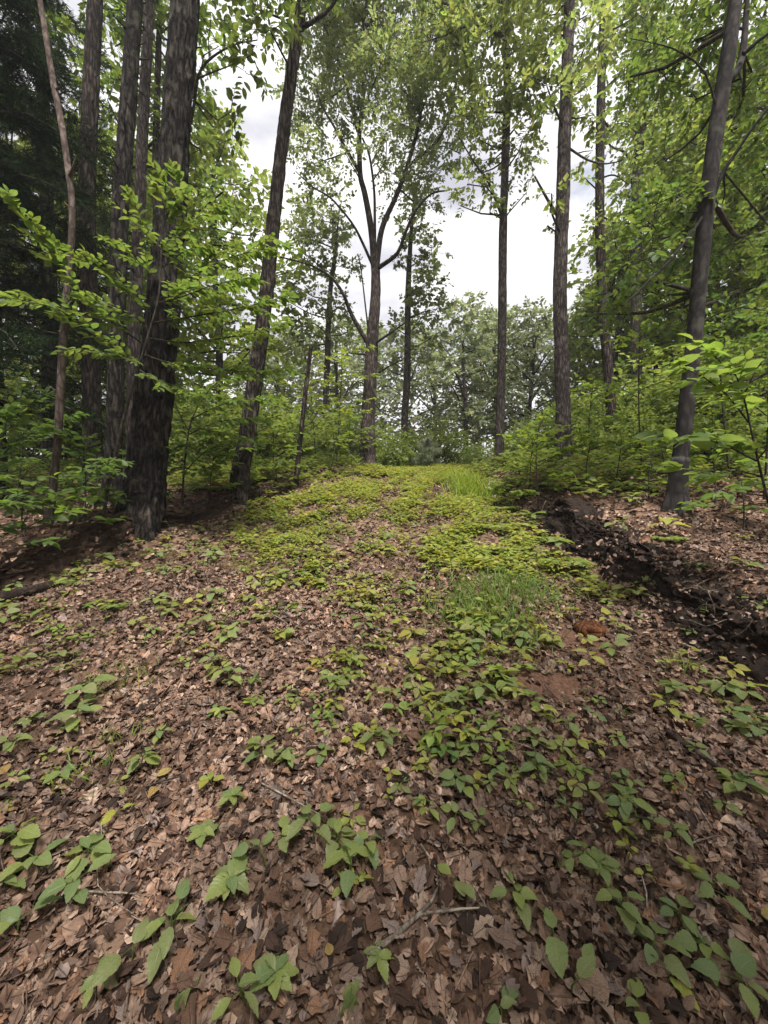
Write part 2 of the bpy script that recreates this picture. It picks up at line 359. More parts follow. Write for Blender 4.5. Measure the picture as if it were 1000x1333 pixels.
M = {}
M['canopy'] = leaf_mat('canopy_leaf', (.07, .108, .032), (.18, .245, .048), .45)
M['oakleaf'] = leaf_mat('oak_leaf', (.13, .17, .07), (.30, .37, .115), .48)
M['sap'] = leaf_mat('sapling_leaf', (.088, .138, .032), (.22, .31, .05), .46, veins=True)
M['beech'] = leaf_mat('beech_leaf', (.12, .18, .045), (.28, .38, .07), .46, veins=True)
M['shrub'] = leaf_mat('shrub_leaf', (.13, .19, .045), (.28, .37, .07), .45)
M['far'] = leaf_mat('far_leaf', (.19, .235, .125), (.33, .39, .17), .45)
M['needle'] = leaf_mat('needle', (.016, .030, .012), (.018, .035, .01), .2, spec=.08, rough=.8)
M['palepine'] = leaf_mat('pale_pine_needle', (.27, .32, .21), (.30, .36, .2), .4)
M['herb'] = leaf_mat('herb_leaf', (.165, .215, .075), (.31, .39, .085), .36, veins=True, rough=.45)
M['cover'] = leaf_mat('ground_cover_leaf', (.20, .24, .065), (.40, .46, .09), .42)
M['grass'] = leaf_mat('grass_blade', (.12, .19, .04), (.28, .38, .05), .4)
M['litter'] = leaf_mat('dry_leaf', (1, 1, 1), (.55, .42, .3), .10, rough=.8, spec=.2, mott=(.30, 1.55), nscale=48, relief=.8)
M['barkC'] = bark_mat('furrowed_bark', (.008, .0065, .006), (.085, .070, .061), 13, 3.2, 1.0, dist=.06)
M['barkD'] = bark_mat('brown_bark', (.020, .015, .013), (.125, .098, .085), 18, 3.4, 1.0, dist=.045)
M['barkG'] = bark_mat('grey_bark', (.042, .034, .032), (.19, .155, .143), 22, 5, .9, dist=.035)
M['barkP'] = bark_mat('pinkish_bark', (.036, .027, .025), (.165, .127, .116), 20, 3.2, 1.0, dist=.04)
M['barkS'] = bark_mat('smooth_bark', (.018, .0155, .0155), (.058, .050, .048), 12, 5, .3, moss=.1, dist=.01)
M['barkW'] = bark_mat('peeling_bark', (.07, .05, .043), (.20, .155, .137), 18, 6, .6)
M['twig'] = bark_mat('twig_bark', (.03, .024, .02), (.09, .075, .06), 30, 8, .3)
M['stick'] = bark_mat('dead_wood', (.12, .095, .075), (.36, .30, .25), 40, 10, .5, dist=.004)
M['rot'] = bark_mat('rotten_wood', (.05, .02, .010), (.19, .075, .035), 30, 8, .9, dist=.01)
M['log'] = bark_mat('log_bark', (.022, .015, .012), (.085, .058, .048), 18, 18, .9, dist=.02)

def ground_mat():
    m, t, N, L = mat_new('forest_floor')
    o = N('ShaderNodeOutputMaterial'); p = N('ShaderNodeBsdfPrincipled'); p.inputs['Roughness'].default_value = .95; p.inputs['Specular IOR Level'].default_value = .1
    tcn = N('ShaderNodeTexCoord')
    v = N('ShaderNodeTexVoronoi'); v.inputs['Scale'].default_value = 22; v.inputs['Randomness'].default_value = 1
    wn = N('ShaderNodeTexNoise'); wn.inputs['Scale'].default_value = 14; wn.inputs['Detail'].default_value = 4
    wr = N('ShaderNodeVectorMath'); wr.operation = 'MULTIPLY_ADD'; wr.inputs[1].default_value = (.12, .12, .12)
    L(tcn.outputs['Object'], wn.inputs['Vector']); L(wn.outputs['Color'], wr.inputs[0]); L(tcn.outputs['Object'], wr.inputs[2]); L(wr.outputs[0], v.inputs['Vector'])
    sx = N('ShaderNodeSeparateXYZ'); L(v.outputs['Color'], sx.inputs[0])
    cr = N('ShaderNodeValToRGB'); e = cr.color_ramp.elements
    e[0].position = 0; e[0].color = (.045, .026, .018, 1); e[1].position = 1; e[1].color = (.27, .18, .13, 1)
    q = cr.color_ramp.elements.new(.5); q.color = (.12, .072, .05, 1)
    L(sx.outputs['X'], cr.inputs['Fac'])
    soil = N('ShaderNodeTexNoise'); soil.inputs['Scale'].default_value = 60; soil.inputs['Detail'].default_value = 6; L(tcn.outputs['Object'], soil.inputs['Vector'])
    sr = N('ShaderNodeValToRGB'); sr.color_ramp.elements[0].position = .3; sr.color_ramp.elements[1].position = .7
    sr.color_ramp.elements[0].color = (.035, .02, .014, 1); sr.color_ramp.elements[1].color = (.13, .08, .055, 1); L(soil.outputs['Fac'], sr.inputs['Fac'])
    mk = N('ShaderNodeAttribute'); mk.attribute_name = 'tint'; ms = N('ShaderNodeSeparateXYZ'); L(mk.outputs['Vector'], ms.inputs[0])
    a = N('ShaderNodeMix'); a.data_type = 'RGBA'; L(ms.outputs['X'], a.inputs['Factor']); L(cr.outputs[0], a.inputs['A']); L(sr.outputs[0], a.inputs['B'])
    rc = N('ShaderNodeValToRGB'); rc.color_ramp.elements[0].position = .3; rc.color_ramp.elements[1].position = .7
    rc.color_ramp.elements[0].color = (.075, .038, .026, 1); rc.color_ramp.elements[1].color = (.17, .095, .068, 1); L(soil.outputs['Fac'], rc.inputs['Fac'])
    b = N('ShaderNodeMix'); b.data_type = 'RGBA'; L(ms.outputs['Y'], b.inputs['Factor']); L(a.outputs['Result'], b.inputs['A']); L(rc.outputs[0], b.inputs['B'])
    L(b.outputs['Result'], p.inputs['Base Color'])
    hh = N('ShaderNodeMath'); hh.operation = 'ADD'; L(sx.outputs['X'], hh.inputs[0]); L(soil.outputs['Fac'], hh.inputs[1])
    bp = N('ShaderNodeBump'); bp.inputs['Strength'].default_value = .8; bp.inputs['Distance'].default_value = .02; L(hh.outputs[0], bp.inputs['Height']); L(bp.outputs[0], p.inputs['Normal'])
    L(p.outputs[0], o.inputs['Surface'])
    return m
def soil_mat(name='dark_humus', ca=(.012, .009, .008), cb=(.06, .042, .034)):
    m, t, N, L = mat_new(name)
    o = N('ShaderNodeOutputMaterial'); p = N('ShaderNodeBsdfPrincipled'); p.inputs['Roughness'].default_value = .97; p.inputs['Specular IOR Level'].default_value = .1
    tcn = N('ShaderNodeTexCoord'); s = N('ShaderNodeTexNoise'); s.inputs['Scale'].default_value = 28; s.inputs['Detail'].default_value = 8; s.inputs['Roughness'].default_value = .7
    L(tcn.outputs['Object'], s.inputs['Vector'])
    cr = N('ShaderNodeValToRGB'); cr.color_ramp.elements[0].position = .35; cr.color_ramp.elements[1].position = .75
    cr.color_ramp.elements[0].color = (*ca, 1); cr.color_ramp.elements[1].color = (*cb, 1); L(s.outputs['Fac'], cr.inputs['Fac']); L(cr.outputs[0], p.inputs['Base Color'])
    bp = N('ShaderNodeBump'); bp.inputs['Strength'].default_value = 1; bp.inputs['Distance'].default_value = .03; L(s.outputs['Fac'], bp.inputs['Height']); L(bp.outputs[0], p.inputs['Normal'])
    L(p.outputs[0], o.inputs['Surface'])
    return m
M['ground'] = ground_mat(); M['soil'] = soil_mat(); M['soil2'] = soil_mat('brown_humus', (.03, .019, .014), (.11, .07, .052))

# ------------------------------------------------------------------ ground
def axis(a, b, s, lim_lo, lim_hi, gr=1.13):
    c = list(np.arange(a, b + 1e-6, s)); st = s
    while c[-1] < lim_hi: st *= gr; c.append(c[-1] + st)
    st = s; pre = []; x = a
    while x > lim_lo: st *= gr; x -= st; pre.append(x)
    return np.array(pre[::-1] + c)
def soil_mask(x, y):
    dr = x - xr(y); dl = xl(y) - x
    m = np.exp(-((dl - .22) / .22) ** 2) * (y < 7.5) * .5
    m = np.maximum(m, np.exp(-((dr - .2) / .15) ** 2) * (y < 7))
    m = np.maximum(m, .8 * sstep(.05, .25, vnoise(x * .9 + 5, y * .9, 21)))
    for cx, cy, r_ in ((-1.75, 1.75, .55), (-1.3, 3.6, .3), (-2.2, 2.0, .5)):
        m = np.maximum(m, np.exp(-(((x - cx) / r_) ** 2 + ((y - cy) / (r_ * .8)) ** 2)))
    return np.clip(m, 0, 1)
def red_mask(x, y):
    m = 0
    for px, py, a, b in ((715, 900, .26, .22), (765, 835, .2, .16), (700, 915, .2, .15)):
        p_, _ = hit(px, py)
        m = np.maximum(m, np.exp(-(((x - p_[0]) / a) ** 2 + ((y - p_[1]) / b) ** 2) ** 1.5))
    return np.clip(m * .95 * (1 + 1.2 * vnoise(x * 7, y * 7, 4)), 0, 1)
ax = axis(-4.6, 4.6, .045, -150, 150); ay = axis(.3, 9.6, .045, -60, 220)
X, Y = np.meshgrid(ax, ay)
Z = g(X, Y)
nx = len(ax); ny = len(ay)
I = np.arange(ny - 1)[:, None] * nx + np.arange(nx - 1)[None, :]
mb = MB()
mb.add(np.stack([X, Y, Z], -1).reshape(-1, 3), None, np.stack([I, I + 1, I + nx + 1, I + nx], -1).reshape(-1, 4),
       np.stack([soil_mask(X, Y), red_mask(X, Y), X * 0], -1).reshape(-1, 3))
ground = obj('ground', mb.mesh('ground', M['ground']), kind='structure')

# ------------------------------------------------------------------ cut earth banks beside the track
def bank(side, y0, y1, height, edge, prof, seed, step=.035):
    ys = np.arange(y0, y1, step); mb = MB()
    pr = np.array(prof, float); fine = np.linspace(0, len(pr) - 1, 44)
    pu = np.interp(fine, np.arange(len(pr)), pr[:, 0]); ph = np.interp(fine, np.arange(len(pr)), pr[:, 1])
    YY, PU = np.meshgrid(ys, pu, indexing='ij'); _, PH = np.meshgrid(ys, ph, indexing='ij')
    _, FF = np.meshgrid(ys, fine, indexing='ij')
    h = height(YY)
    fade = sstep(y0, y0 + .5, YY) * (1 - sstep(y1 - .8, y1, YY))
    gap = np.clip(.8 + 1.1 * vnoise(YY * 1.3, YY * 0 + 2.2, seed) + .5 * vnoise(YY * 4.1, YY * 0 + 1.2, seed + 7), .25, 1.5)
    fade = fade * np.clip(.95 + .9 * vnoise(YY * 1.9, YY * 0 + 5.1, seed + 5), .35, 1.25)
    def lum(q): return vnoise(YY * 4 + FF * .3, FF * .8, q) * .12 + (np.abs(vnoise(YY * 8 - FF * .6, FF * 1.9, q + 1)) - .25) * .12 + (np.abs(vnoise(YY * 19 + FF, FF * 4.2, q + 2)) - .25) * .08 + vnoise(YY * 45, FF * 9, q + 3) * .045
    lump = lum(seed); lump2 = lum(seed + 40)
    endz = np.sin(np.pi * FF / (len(pr) - 1))
    xx = edge(YY) + side * (PU * (0.5 + .5 * h / .36) * gap) + side * -lump * 1.1 * endz
    zz = gpath(YY) + PH * h * fade * (.85 + .3 * gap) + lump2 * .55 * endz - .02
    # both long edges sink under the forest floor
    gz = g(xx, YY); edge_w = np.clip(1.6 * endz, 0, 1) ** .6
    zz = (gz - .05) * (1 - edge_w) + zz * edge_w
    n, k = zz.shape
    I = np.arange(n - 1)[:, None] * k + np.arange(k - 1)[None, :]
    Q = np.stack([I, I + k, I + k + 1, I + 1], -1).reshape(-1, 4)
    mb.add(np.stack([xx, YY, zz], -1).reshape(-1, 3), None, Q)
    return mb
PROF = [(-.24, 0), (-.15, .12), (-.08, .30), (-.02, .50), (.02, .70), (.03, .86), (.07, .98), (.15, 1.05), (.26, 1.05), (.38, 1.0), (.5, .92)]
PROFL = [(-.18, 0), (-.05, .15), (.04, .45), (.06, .7), (.02, .95), (.06, 1.12), (.22, 1.2), (.42, 1.05), (.6, .8)]
bk = obj('earth_bank', bank(1, .6, 5.4, hbr, xr, PROF, 31, .025).mesh('earth_bank', M['soil']), kind='structure')
bk2 = obj('earth_bank', bank(-1, 2.2, 6.6, hbl, xl, PROFL, 41, .03).mesh('earth_bank', M['soil2']), kind='structure')
for kbk, sd_, n_, ya, yb in ((bk, 1, 900, 1.0, 5.2), (bk2, -1, 600, 2.4, 6.2)):
    y = rng.uniform(ya, yb, n_); e = (xr(y) if sd_ > 0 else xl(y)) + sd_ * rng.normal(.02, .14, n_); zz = np.maximum(g(e, y), gpath(y) + (hbr(y) if sd_ > 0 else hbl(y)) * sstep(-.2, .08, sd_ * (e - (xr(y) if sd_ > 0 else xl(y)))))
    oc = np.array([(1, 0, 0), (-1, 0, 0), (0, 1, 0), (0, -1, 0), (0, 0, .8), (0, 0, -.8)], float) + rng.normal(0, .15, (6, 3)); of = np.array([(0, 2, 4), (2, 1, 4), (1, 3, 4), (3, 0, 4), (2, 0, 5), (1, 2, 5), (3, 1, 5), (0, 3, 5)])
    cm = MB(); cm.inst((oc, of, np.zeros((6, 2))), frames(rng.normal(0, 1, (n_, 3)), rng.normal(0, 1, (n_, 3)), .006 + .022 * rng.random(n_) ** 3), np.stack([e, y, zz + .005], -1), np.ones((n_, 3)))
    obj('earth_crumbs', cm.mesh('earth_crumbs', M['soil'] if sd_ > 0 else M['soil2']), kbk, 'stuff')
from mathutils.bvhtree import BVHTree
def tree_of(o): return BVHTree.FromPolygons([v.co[:] for v in o.data.vertices], [p.vertices[:] for p in o.data.polygons])
BV = [tree_of(bk), tree_of(bk2)]
def top(x, y, z):
    """height of the bank surface over the forest floor, where there is one"""
    z = np.array(z, float); near_ = np.where((np.abs(x - xr(y)) < .7) | (np.abs(x - xl(y)) < .9))[0]
    for i in near_:
        for t_ in BV:
            h_ = t_.ray_cast(Vector((float(x[i]), float(y[i]), 6.0)), Vector((0, 0, -1)))
            if h_[0] is not None: z[i] = max(z[i], h_[0].z)
    return z
# fine roots trailing out of the banks
for k in range(78):
    right = k < 56
    y = rng.uniform(1.9, 4.8) if right else rng.uniform(3.0, 6.0)
    s = 1 if right else -1; e = float(xr(y) if right else xl(y)); h = float(hbr(y) if right else hbl(y)); z0 = float(gpath(y))
    p_ = np.array([e + s * .10, y, z0 + h * rng.uniform(.5, .95)]); q = [p_.copy()]; dv = np.array([-s * .7, rng.uniform(-.8, .8), .1]); l = rng.uniform(.04, .09)
    for i in range(5):
        p_ = p_ + nrm(dv) * l; q.append(p_.copy()); dv = dv + rng.normal(0, .55, 3) + [0, 0, -.28]
        p_[2] = max(p_[2], float(gpath(p_[1])) + .03)
    mbr = MB(); r0 = rng.uniform(.0012, .0035); tube(mbr, q, np.linspace(r0, r0 * .25, 6), 5, .03)
    obj('root', mbr.mesh('root', M['twig'] if k % 4 else M['stick']), parent=bk if right else bk2)

# ------------------------------------------------------------------ foliage builders
def tints(n, base=(1, 1, 1), var=.28, yel=.12):
    v = 1 + var * rng.uniform(-1, 1, (n, 1)); t = np.array(base) * v
    t[:, 0] *= 1 + yel * rng.uniform(-1, 1.6, n); t[:, 2] *= 1 + .25 * rng.uniform(-1, 1, n)
    return t
def spray(start, d, length, m, ll, flat=.45, ang=55, droop=.1, spread=.25):
    """leaves along twigs, in two ranks with one at the tip: positions and frames"""
    n = len(start); d = nrm(d); up = np.array([0, 0, 1.])
    perp = nrm(np.cross(d, up) + 1e-4); pos = []; fr = []; 
    for i in range(m):
        t = (i + .6) / m; tip = i == m - 1; s = 1 if i % 2 else -1
        p = start + d * (length * t)[:, None] - up * (droop * length * t * t)[:, None]
        a = R(12 if tip else ang) * rng.uniform(.7, 1.2, n)
        ld = d * np.cos(a)[:, None] + perp * (s * np.sin(a))[:, None] + rng.normal(0, spread, (n, 3)) - up * rng.uniform(0, .35, n)[:, None]
        un = up + rng.normal(0, flat, (n, 3)) + perp * (s * .12)
        sz = ll * rng.uniform(.65, 1.2, n) * (.75 + .5 * np.sin(np.pi * min(1, t + .15)))
        pos.append(p); fr.append(frames(ld, un, sz))
    return np.concatenate(pos), np.concatenate(fr)
def ball(n, r, pw=.42):
    v = nrm(rng.normal(0, 1, (n, 3))) * (rng.random((n, 1)) ** pw)
    return v * np.asarray(r)
def clump(c, r, ntw, m, ll, tw=.32, flat=.7, out=.9):
    q = ball(ntw, r); d = nrm(q / np.asarray(r)) * out + rng.normal(0, .55, (ntw, 3)) + [0, 0, .05]
    st = np.asarray(c) + q
    return st, nrm(d), *spray(st, d, rng.uniform(.6, 1.2, ntw) * tw, m, ll, flat)

def make_tree(name, label, cat, base, trunk, rad, bark, limbs=(), clumps=(), leaf=LEAF2, lm='canopy', ll=.10, m=7, dens=1.0, flat=.7, tint=(1, 1, 1),
              group=None, seg=14, step=.16, rough=.05, ridge=.06, flare=1.5, nr=9, tw=.32, twigs=True, limb_bark=None, stubs=0, clump_r=.85):
    """trunk: world points from the base up; limbs: (points, r0, r1); clumps: (centre, radius, weight)"""
    root = thing(name, label, cat, base, group)
    O = np.asarray(base, float)
    tr = np.asarray(trunk, float).copy(); rad = np.asarray(rad, float)
    mb = MB()
    p0 = tr[0] - (tr[1] - tr[0]) / np.linalg.norm(tr[1] - tr[0]) * .3
    dirv = (tr[1] - tr[0]) / np.linalg.norm(tr[1] - tr[0])
    T2 = np.vstack([p0, tr[0] + dirv * .02, tr[0] + dirv * .18, tr[0] + dirv * .5, tr[1:]]); R2 = np.concatenate([[rad[0] * flare * 1.15], [rad[0] * flare], [rad[0] * (1 + (flare - 1) * .4)], [rad[0] * 1.03], rad[1:]])
    tube(mb, T2, R2, seg, step, rough, ridge, nr, seed=int(abs(O[0] * 37 + O[1] * 11)) % 50, butt=.26 if seg > 60 else .42 if seg > 16 else 0)
    to = obj('trunk', mb.mesh('trunk', bark, origin=O), root)
    for k in range(stubs):
        t = rng.uniform(.15, .95); i = int(t * (len(tr) - 1)); a = tr[i] + (tr[i + 1] - tr[i]) * rng.random(); th = rng.uniform(0, 6.28)
        dd = np.array([math.cos(th), math.sin(th), rng.uniform(-.1, .5)]); l = rad[i] + rng.uniform(.03, .16); rr = rng.uniform(.007, .014); sb = MB()
        tube(sb, [a, a + dd * l * .5, a + dd * l + [0, 0, rng.uniform(-.04, .04)]], [rr * 1.6, rr, rr * .4], 5, .1)
        obj('branch_stub', sb.mesh('branch_stub', bark, origin=O), to)
    skel = [resample(tr, rad, .25)]
    for lp, r0, r1 in limbs:
        lp = np.asarray(lp, float); mb = MB(); rr = np.linspace(r0, r1, len(lp))
        tube(mb, lp, rr, 8, .12, .06, .0, seed=3); obj('limb', mb.mesh('limb', limb_bark or bark, origin=O), root)
        skel.append(resample(lp, rr, .2))
    S = np.concatenate([s[0] for s in skel]); SR = np.concatenate([s[1] for s in skel])
    lv = MB(); tg = MB()
    for c, r, wt in clumps:
        c = np.asarray(c, float); rr = np.array([r, r, r * .8])
        cost = np.linalg.norm(S - c, axis=1) + 1.2 * np.clip(S[:, 2] - (c[2] - .15), 0, 9)
        k = int(np.argmin(cost)); a = S[k]
        if twigs and np.linalg.norm(c - a) > .15:
            r0 = min(SR[k] * .6, .012 + .012 * np.linalg.norm(c - a)); mid = (a + c) / 2 + rng.normal(0, .08, 3) + [0, 0, -.05 * np.linalg.norm(c - a)]
            tube(tg, [a, mid, c], [r0, r0 * .75, r0 * .45], 5, .25, cap=False)
        n = max(4, int(dens * wt * 46 * (r / .6) ** 2))
        st, d, ps, fr = clump(c, rr * clump_r, n, m, ll, tw, flat)
        cv = 1 + .22 * rng.uniform(-1, 1)
        lv.inst(leaf, fr, ps, tints(len(ps), np.array(tint) * cv))
        if twigs:
            for q in range(0, n, 3):
                b = c + (st[q] - c) * .25
                tube(tg, [b, (b + st[q]) / 2 + rng.normal(0, .03, 3), st[q] + d[q] * tw * .7], [.007, .005, .002], 3, .5, cap=False)
    if tg.n: obj('twigs', tg.mesh('twigs', M['twig'], origin=O), root, 'stuff')
    if lv.n: obj('crown', lv.mesh('crown', M[lm], smooth=False, origin=O), root, 'stuff')
    return root

def pxline(base, d, pts, dl=0.0):
    """trunk from its base on the ground through pixels at (nearly) the base's depth"""
    return [base] + [P(x, y, d + dl * (i + 1)) for i, (x, y) in enumerate(pts)]
def pr(px, d): return px * d / FPX / 2
def cl(lst, d, jit=.8, k=1.0):
    o = []
    for e in lst:
        x, y, r = e[:3]; wt = e[3] if len(e) > 3 else 1.0; dd = d + rng.uniform(-jit, jit)
        o.append((P(x, y, dd), r * d / FPX * k, wt))
    return o
#@@PART2

# ------------------------------------------------------------------ the tall tree at the bend of the track
b, d = hit(478, 607)
D0 = d
tr = pxline(b, d, [(479, 550), (482, 496), (485, 442), (489, 388), (489, 352)])
def lim(pts, d, w0, w1, dz=0.0, k=1.0):
    return ([P(x, y, d + dz * i) for i, (x, y) in enumerate(pts)], pr(w0, d) * k, pr(w1, d) * k)
limbs = [
    lim([(488, 360), (484, 304), (475, 252), (469, 226), (468, 174), (472, 139), (473, 87), (473, 29), (478, 0), (482, -40)], d, 9, 2),
    lim([(469, 226), (446, 186), (437, 168), (420, 139), (410, 110)], d, 5, 1.5, -.12),
    lim([(468, 174), (455, 128), (446, 96), (431, 55), (417, 14), (408, -20)], d, 5, 1.5, .15),
    lim([(489, 358), (497, 299), (516, 255), (530, 217), (545, 162), (550, 122), (553, 99), (562, 40), (568, 0)], d, 8, 1.5, .1),
    lim([(530, 217), (562, 191), (577, 171), (588, 142), (594, 110)], d + .2, 4, 1.2, -.15),
    lim([(490, 350), (501, 343), (518, 329), (528, 302), (542, 273), (562, 252), (582, 248)], d, 6, 1.5, -.2),
    lim([(488, 352), (472, 316), (458, 290), (431, 258), (408, 244), (385, 223)], d, 4, 1, -.2),
    lim([(488, 340), (488, 290), (487, 246), (481, 203), (472, 180)], d, 4, 2.5, .05),
    lim([(485, 458), (458, 410), (447, 383), (431, 361), (404, 345), (363, 334)], d, 6, 1.6, -.15),
    lim([(485, 450), (496, 442), (512, 431), (530, 418)], d, 4, 1, -.2),
    lim([(484, 492), (501, 480), (520, 470), (534, 462)], d, 3, .8, -.25),
    lim([(484, 462), (469, 461), (452, 459), (441, 460)], d, 3.5, 1.2, -.1),
    lim([(482, 505), (465, 497), (452, 515)], d, 2.2, .7, -.2),
    lim([(484, 470), (476, 400), (470, 350), (466, 330)], d, 2.5, 1, -.1),
    lim([(483, 520), (500, 538), (528, 548)], d, 2.2, .7, .2),
]
cs = cl([(420, 30, 38), (452, 60, 36), (484, 20, 40), (520, 40, 45), (560, 60, 42), (592, 20, 34), (432, 108, 36), (408, 150, 32), (480, 108, 32), (520, 118, 40), (562, 112, 38),
         (588, 160, 28), (398, 192, 26), (504, 172, 32), (540, 190, 34), (562, 222, 30), (512, 226, 26), (448, 150, 28), (392, 72, 28), (500, 72, 36), (540, 88, 34), (470, 40, 30),
         (556, 262, 22, .8), (440, 252, 22, .8), (412, 238, 20, .8), (450, 200, 20, .7), (532, 150, 30), (578, 80, 30), (430, 70, 30), (508, 270, 15, .6), (418, 210, 22), (545, 235, 24),
         (376, 120, 22, .7), (384, 160, 20, .7), (600, 200, 18, .6), (465, 85, 28), (440, 20, 30), (596, 90, 26), (440, -40, 50), (500, -60, 60), (560, -40, 55), (480, -120, 60), (540, -130, 60)], d, .9)
make_tree('broadleaf_tree', 'tall open-crowned tree with forked pinkish-grey trunk standing alone where the track bends', 'tree', b, tr, np.array([pr(20, d), pr(18, d), pr(17, d), pr(16, d), pr(13, d), pr(11, d)]) * 1.0,
          M['barkP'], limbs, cs, lm='oakleaf', ll=.10, m=7, dens=1.65, seg=22, step=.08, ridge=.09, flare=1.35, limb_bark=M['barkD'], twigs=True)

# slim trees behind it
b, d = hit(526, 604); d = 11.5; b = P(526, 590, d); b[2] = float(g(b[0], b[1]))
tr = pxline(b, d, [(527, 540), (530, 496), (531, 415), (532, 361), (536, 296), (541, 240)])
cs = cl([(545, 300, 20), (562, 330, 20), (520, 335, 14), (556, 368, 24), (570, 402, 20), (545, 410, 20), (562, 440, 18), (512, 425, 16, .8), (505, 470, 14, .6), (542, 262, 18), (555, 345, 18), (540, 385, 18), (550, 465, 14, .7), (528, 300, 14)], d, .6)
make_tree('broadleaf_tree', 'slim straight tree with small ragged crown close behind the pinkish trunk at the bend', 'tree', b, tr, [pr(9, d), pr(9, d), pr(9, d), pr(8, d), pr(7, d), pr(5, d), pr(2, d)], M['barkG'], (), cs, lm='oakleaf', ll=.14, dens=1.0, seg=10)
d = 12; b = P(424, 590, d); b[2] = float(g(b[0], b[1]))
tr = pxline(b, d, [(424, 520), (426, 480), (428, 415), (431, 369), (436, 334), (440, 290)])
cs = cl([(385, 372, 20), (402, 330, 24), (432, 318, 22), (412, 392, 20), (388, 425, 20), (442, 296, 20), (455, 350, 16), (420, 440, 18), (388, 450, 14), (452, 432, 16), (425, 360, 20), (400, 300, 20), (440, 400, 18), (380, 395, 14),
         (398, 265, 22), (420, 280, 18), (385, 300, 18)], d, .7)
make_tree('broadleaf_tree', 'slim tree with layered grey-green foliage beyond the broken dead snag', 'tree', b, tr, [pr(8, d)] * 3 + [pr(7, d), pr(6, d), pr(5, d), pr(2, d)], M['barkG'], (), cs, lm='oakleaf', ll=.14, dens=1.1, seg=10)

# ------------------------------------------------------------------ trunks on the bank side
d = 8.4; b = P(650, 602, d); b[2] = float(g(b[0], b[1]))
tr = pxline(b, d, [(652, 520), (654, 400), (655, 300), (659, 180), (660, 100), (657, 0), (655, -150), (657, -330)])
limbs = [lim([(653, 280), (637, 239), (618, 212), (596, 176)], d, 4, 1.2, -.2), lim([(657, 48), (640, 35), (610, 15), (565, 0), (530, -6)], d, 5, 1.2, -.25), lim([(640, 35), (612, 33), (582, 45), (550, 55)], d - .25, 3, 1, -.15),
         lim([(660, 180), (672, 165), (682, 150)], d, 2.5, .8, -.2)]
cs = cl([(620, 180, 26), (608, 240, 20), (640, 205, 24), (600, 268, 10, .7), (682, 178, 24), (686, 250, 14, .7), (640, 256, 16), (692, 205, 16), (600, 60, 40), (622, 110, 34), (640, 40, 38), (684, 60, 38), (694, 112, 32), (604, 140, 28),
         (652, 132, 28), (708, 148, 22), (570, 20, 32), (618, 150, 25), (626, 226, 18), (672, 100, 30), (612, 20, 34), (670, 20, 34), (668, 232, 13, .7), (696, 30, 30), (640, -50, 60), (700, -80, 55), (600, -100, 60)], d, .8)
make_tree('broadleaf_tree', 'straight slender trunk at the crest of the track with foliage high above', 'tree', b, tr, np.array([pr(17, d), pr(16, d), pr(16, d), pr(15, d), pr(14, d), pr(13, d), pr(11, d), pr(8, d), pr(2, d)]) * 0.68, M['barkG'], limbs, cs, lm='oakleaf', ll=.115, dens=1.15, seg=20, tint=(1.05, 1.05, .8), step=.1, ridge=.07)

b, d = hit(735, 610)
tr = pxline(b, d, [(733, 540), (731, 450), (729, 380), (733, 250), (736, 150), (741, 30), (745, -100), (748, -260), (750, -420)])
limbs = [lim([(728, 284), (712, 258), (696, 229)], d, 4.5, 2, -.1), lim([(737, 190), (765, 208), (790, 213), (812, 208)], d, 3, 1, -.2)]
cs = cl([(762, 60, 34), (756, 118, 28), (772, 196, 18, .8), (716, 62, 26), (712, 112, 24), (718, 252, 12, .6), (716, 300, 7, .5), (770, 150, 24), (764, 20, 30), (715, 20, 26), (700, -40, 50), (770, -60, 55), (740, -150, 70)], d, .7)
make_tree('broadleaf_tree', 'thick straight grey trunk with a broken stub limb on the bank', 'tree', b, tr, np.array([pr(25, d), pr(24, d), pr(23, d), pr(22, d), pr(21, d), pr(20, d), pr(18, d), pr(15, d), pr(10, d), pr(3, d)]) * 0.76, M['barkG'], limbs, cs, lm='oakleaf', ll=.115, dens=1.1, tint=(1.05, 1.05, .8), seg=26, step=.07, ridge=.10, flare=1.3)

b, d = hit(798, 597)
tr = pxline(b, d, [(796, 540), (790, 460), (784, 380), (781, 280), (782, 150), (786, 0), (788, -140), (790, -300)])
limbs = [lim([(782, 232), (800, 228), (818, 240)], d, 2.5, 1, .2), lim([(783, 120), (805, 100), (830, 95)], d, 2.5, .8, -.2)]
cs = cl([(802, 42, 34), (812, 110, 30), (832, 170, 30), (762, 232, 12, .6), (772, 296, 16), (800, 180, 22), (806, 290, 22), (770, 330, 16), (792, 250, 16), (830, 20, 36), (770, 90, 22), (800, -70, 60), (850, -60, 60)], d, .8)
make_tree('broadleaf_tree', 'slim leaning dark trunk between the stub-limbed trunk and the smooth-barked one', 'tree', b, tr, np.array([pr(16, d), pr(15, d), pr(15, d), pr(14, d), pr(14, d), pr(13, d), pr(11, d), pr(8, d), pr(2, d)]) * 0.8, M['barkD'], limbs, cs, lm='oakleaf', ll=.115, dens=1.15, tint=(1.0, 1.05, .75), seg=18, step=.1)

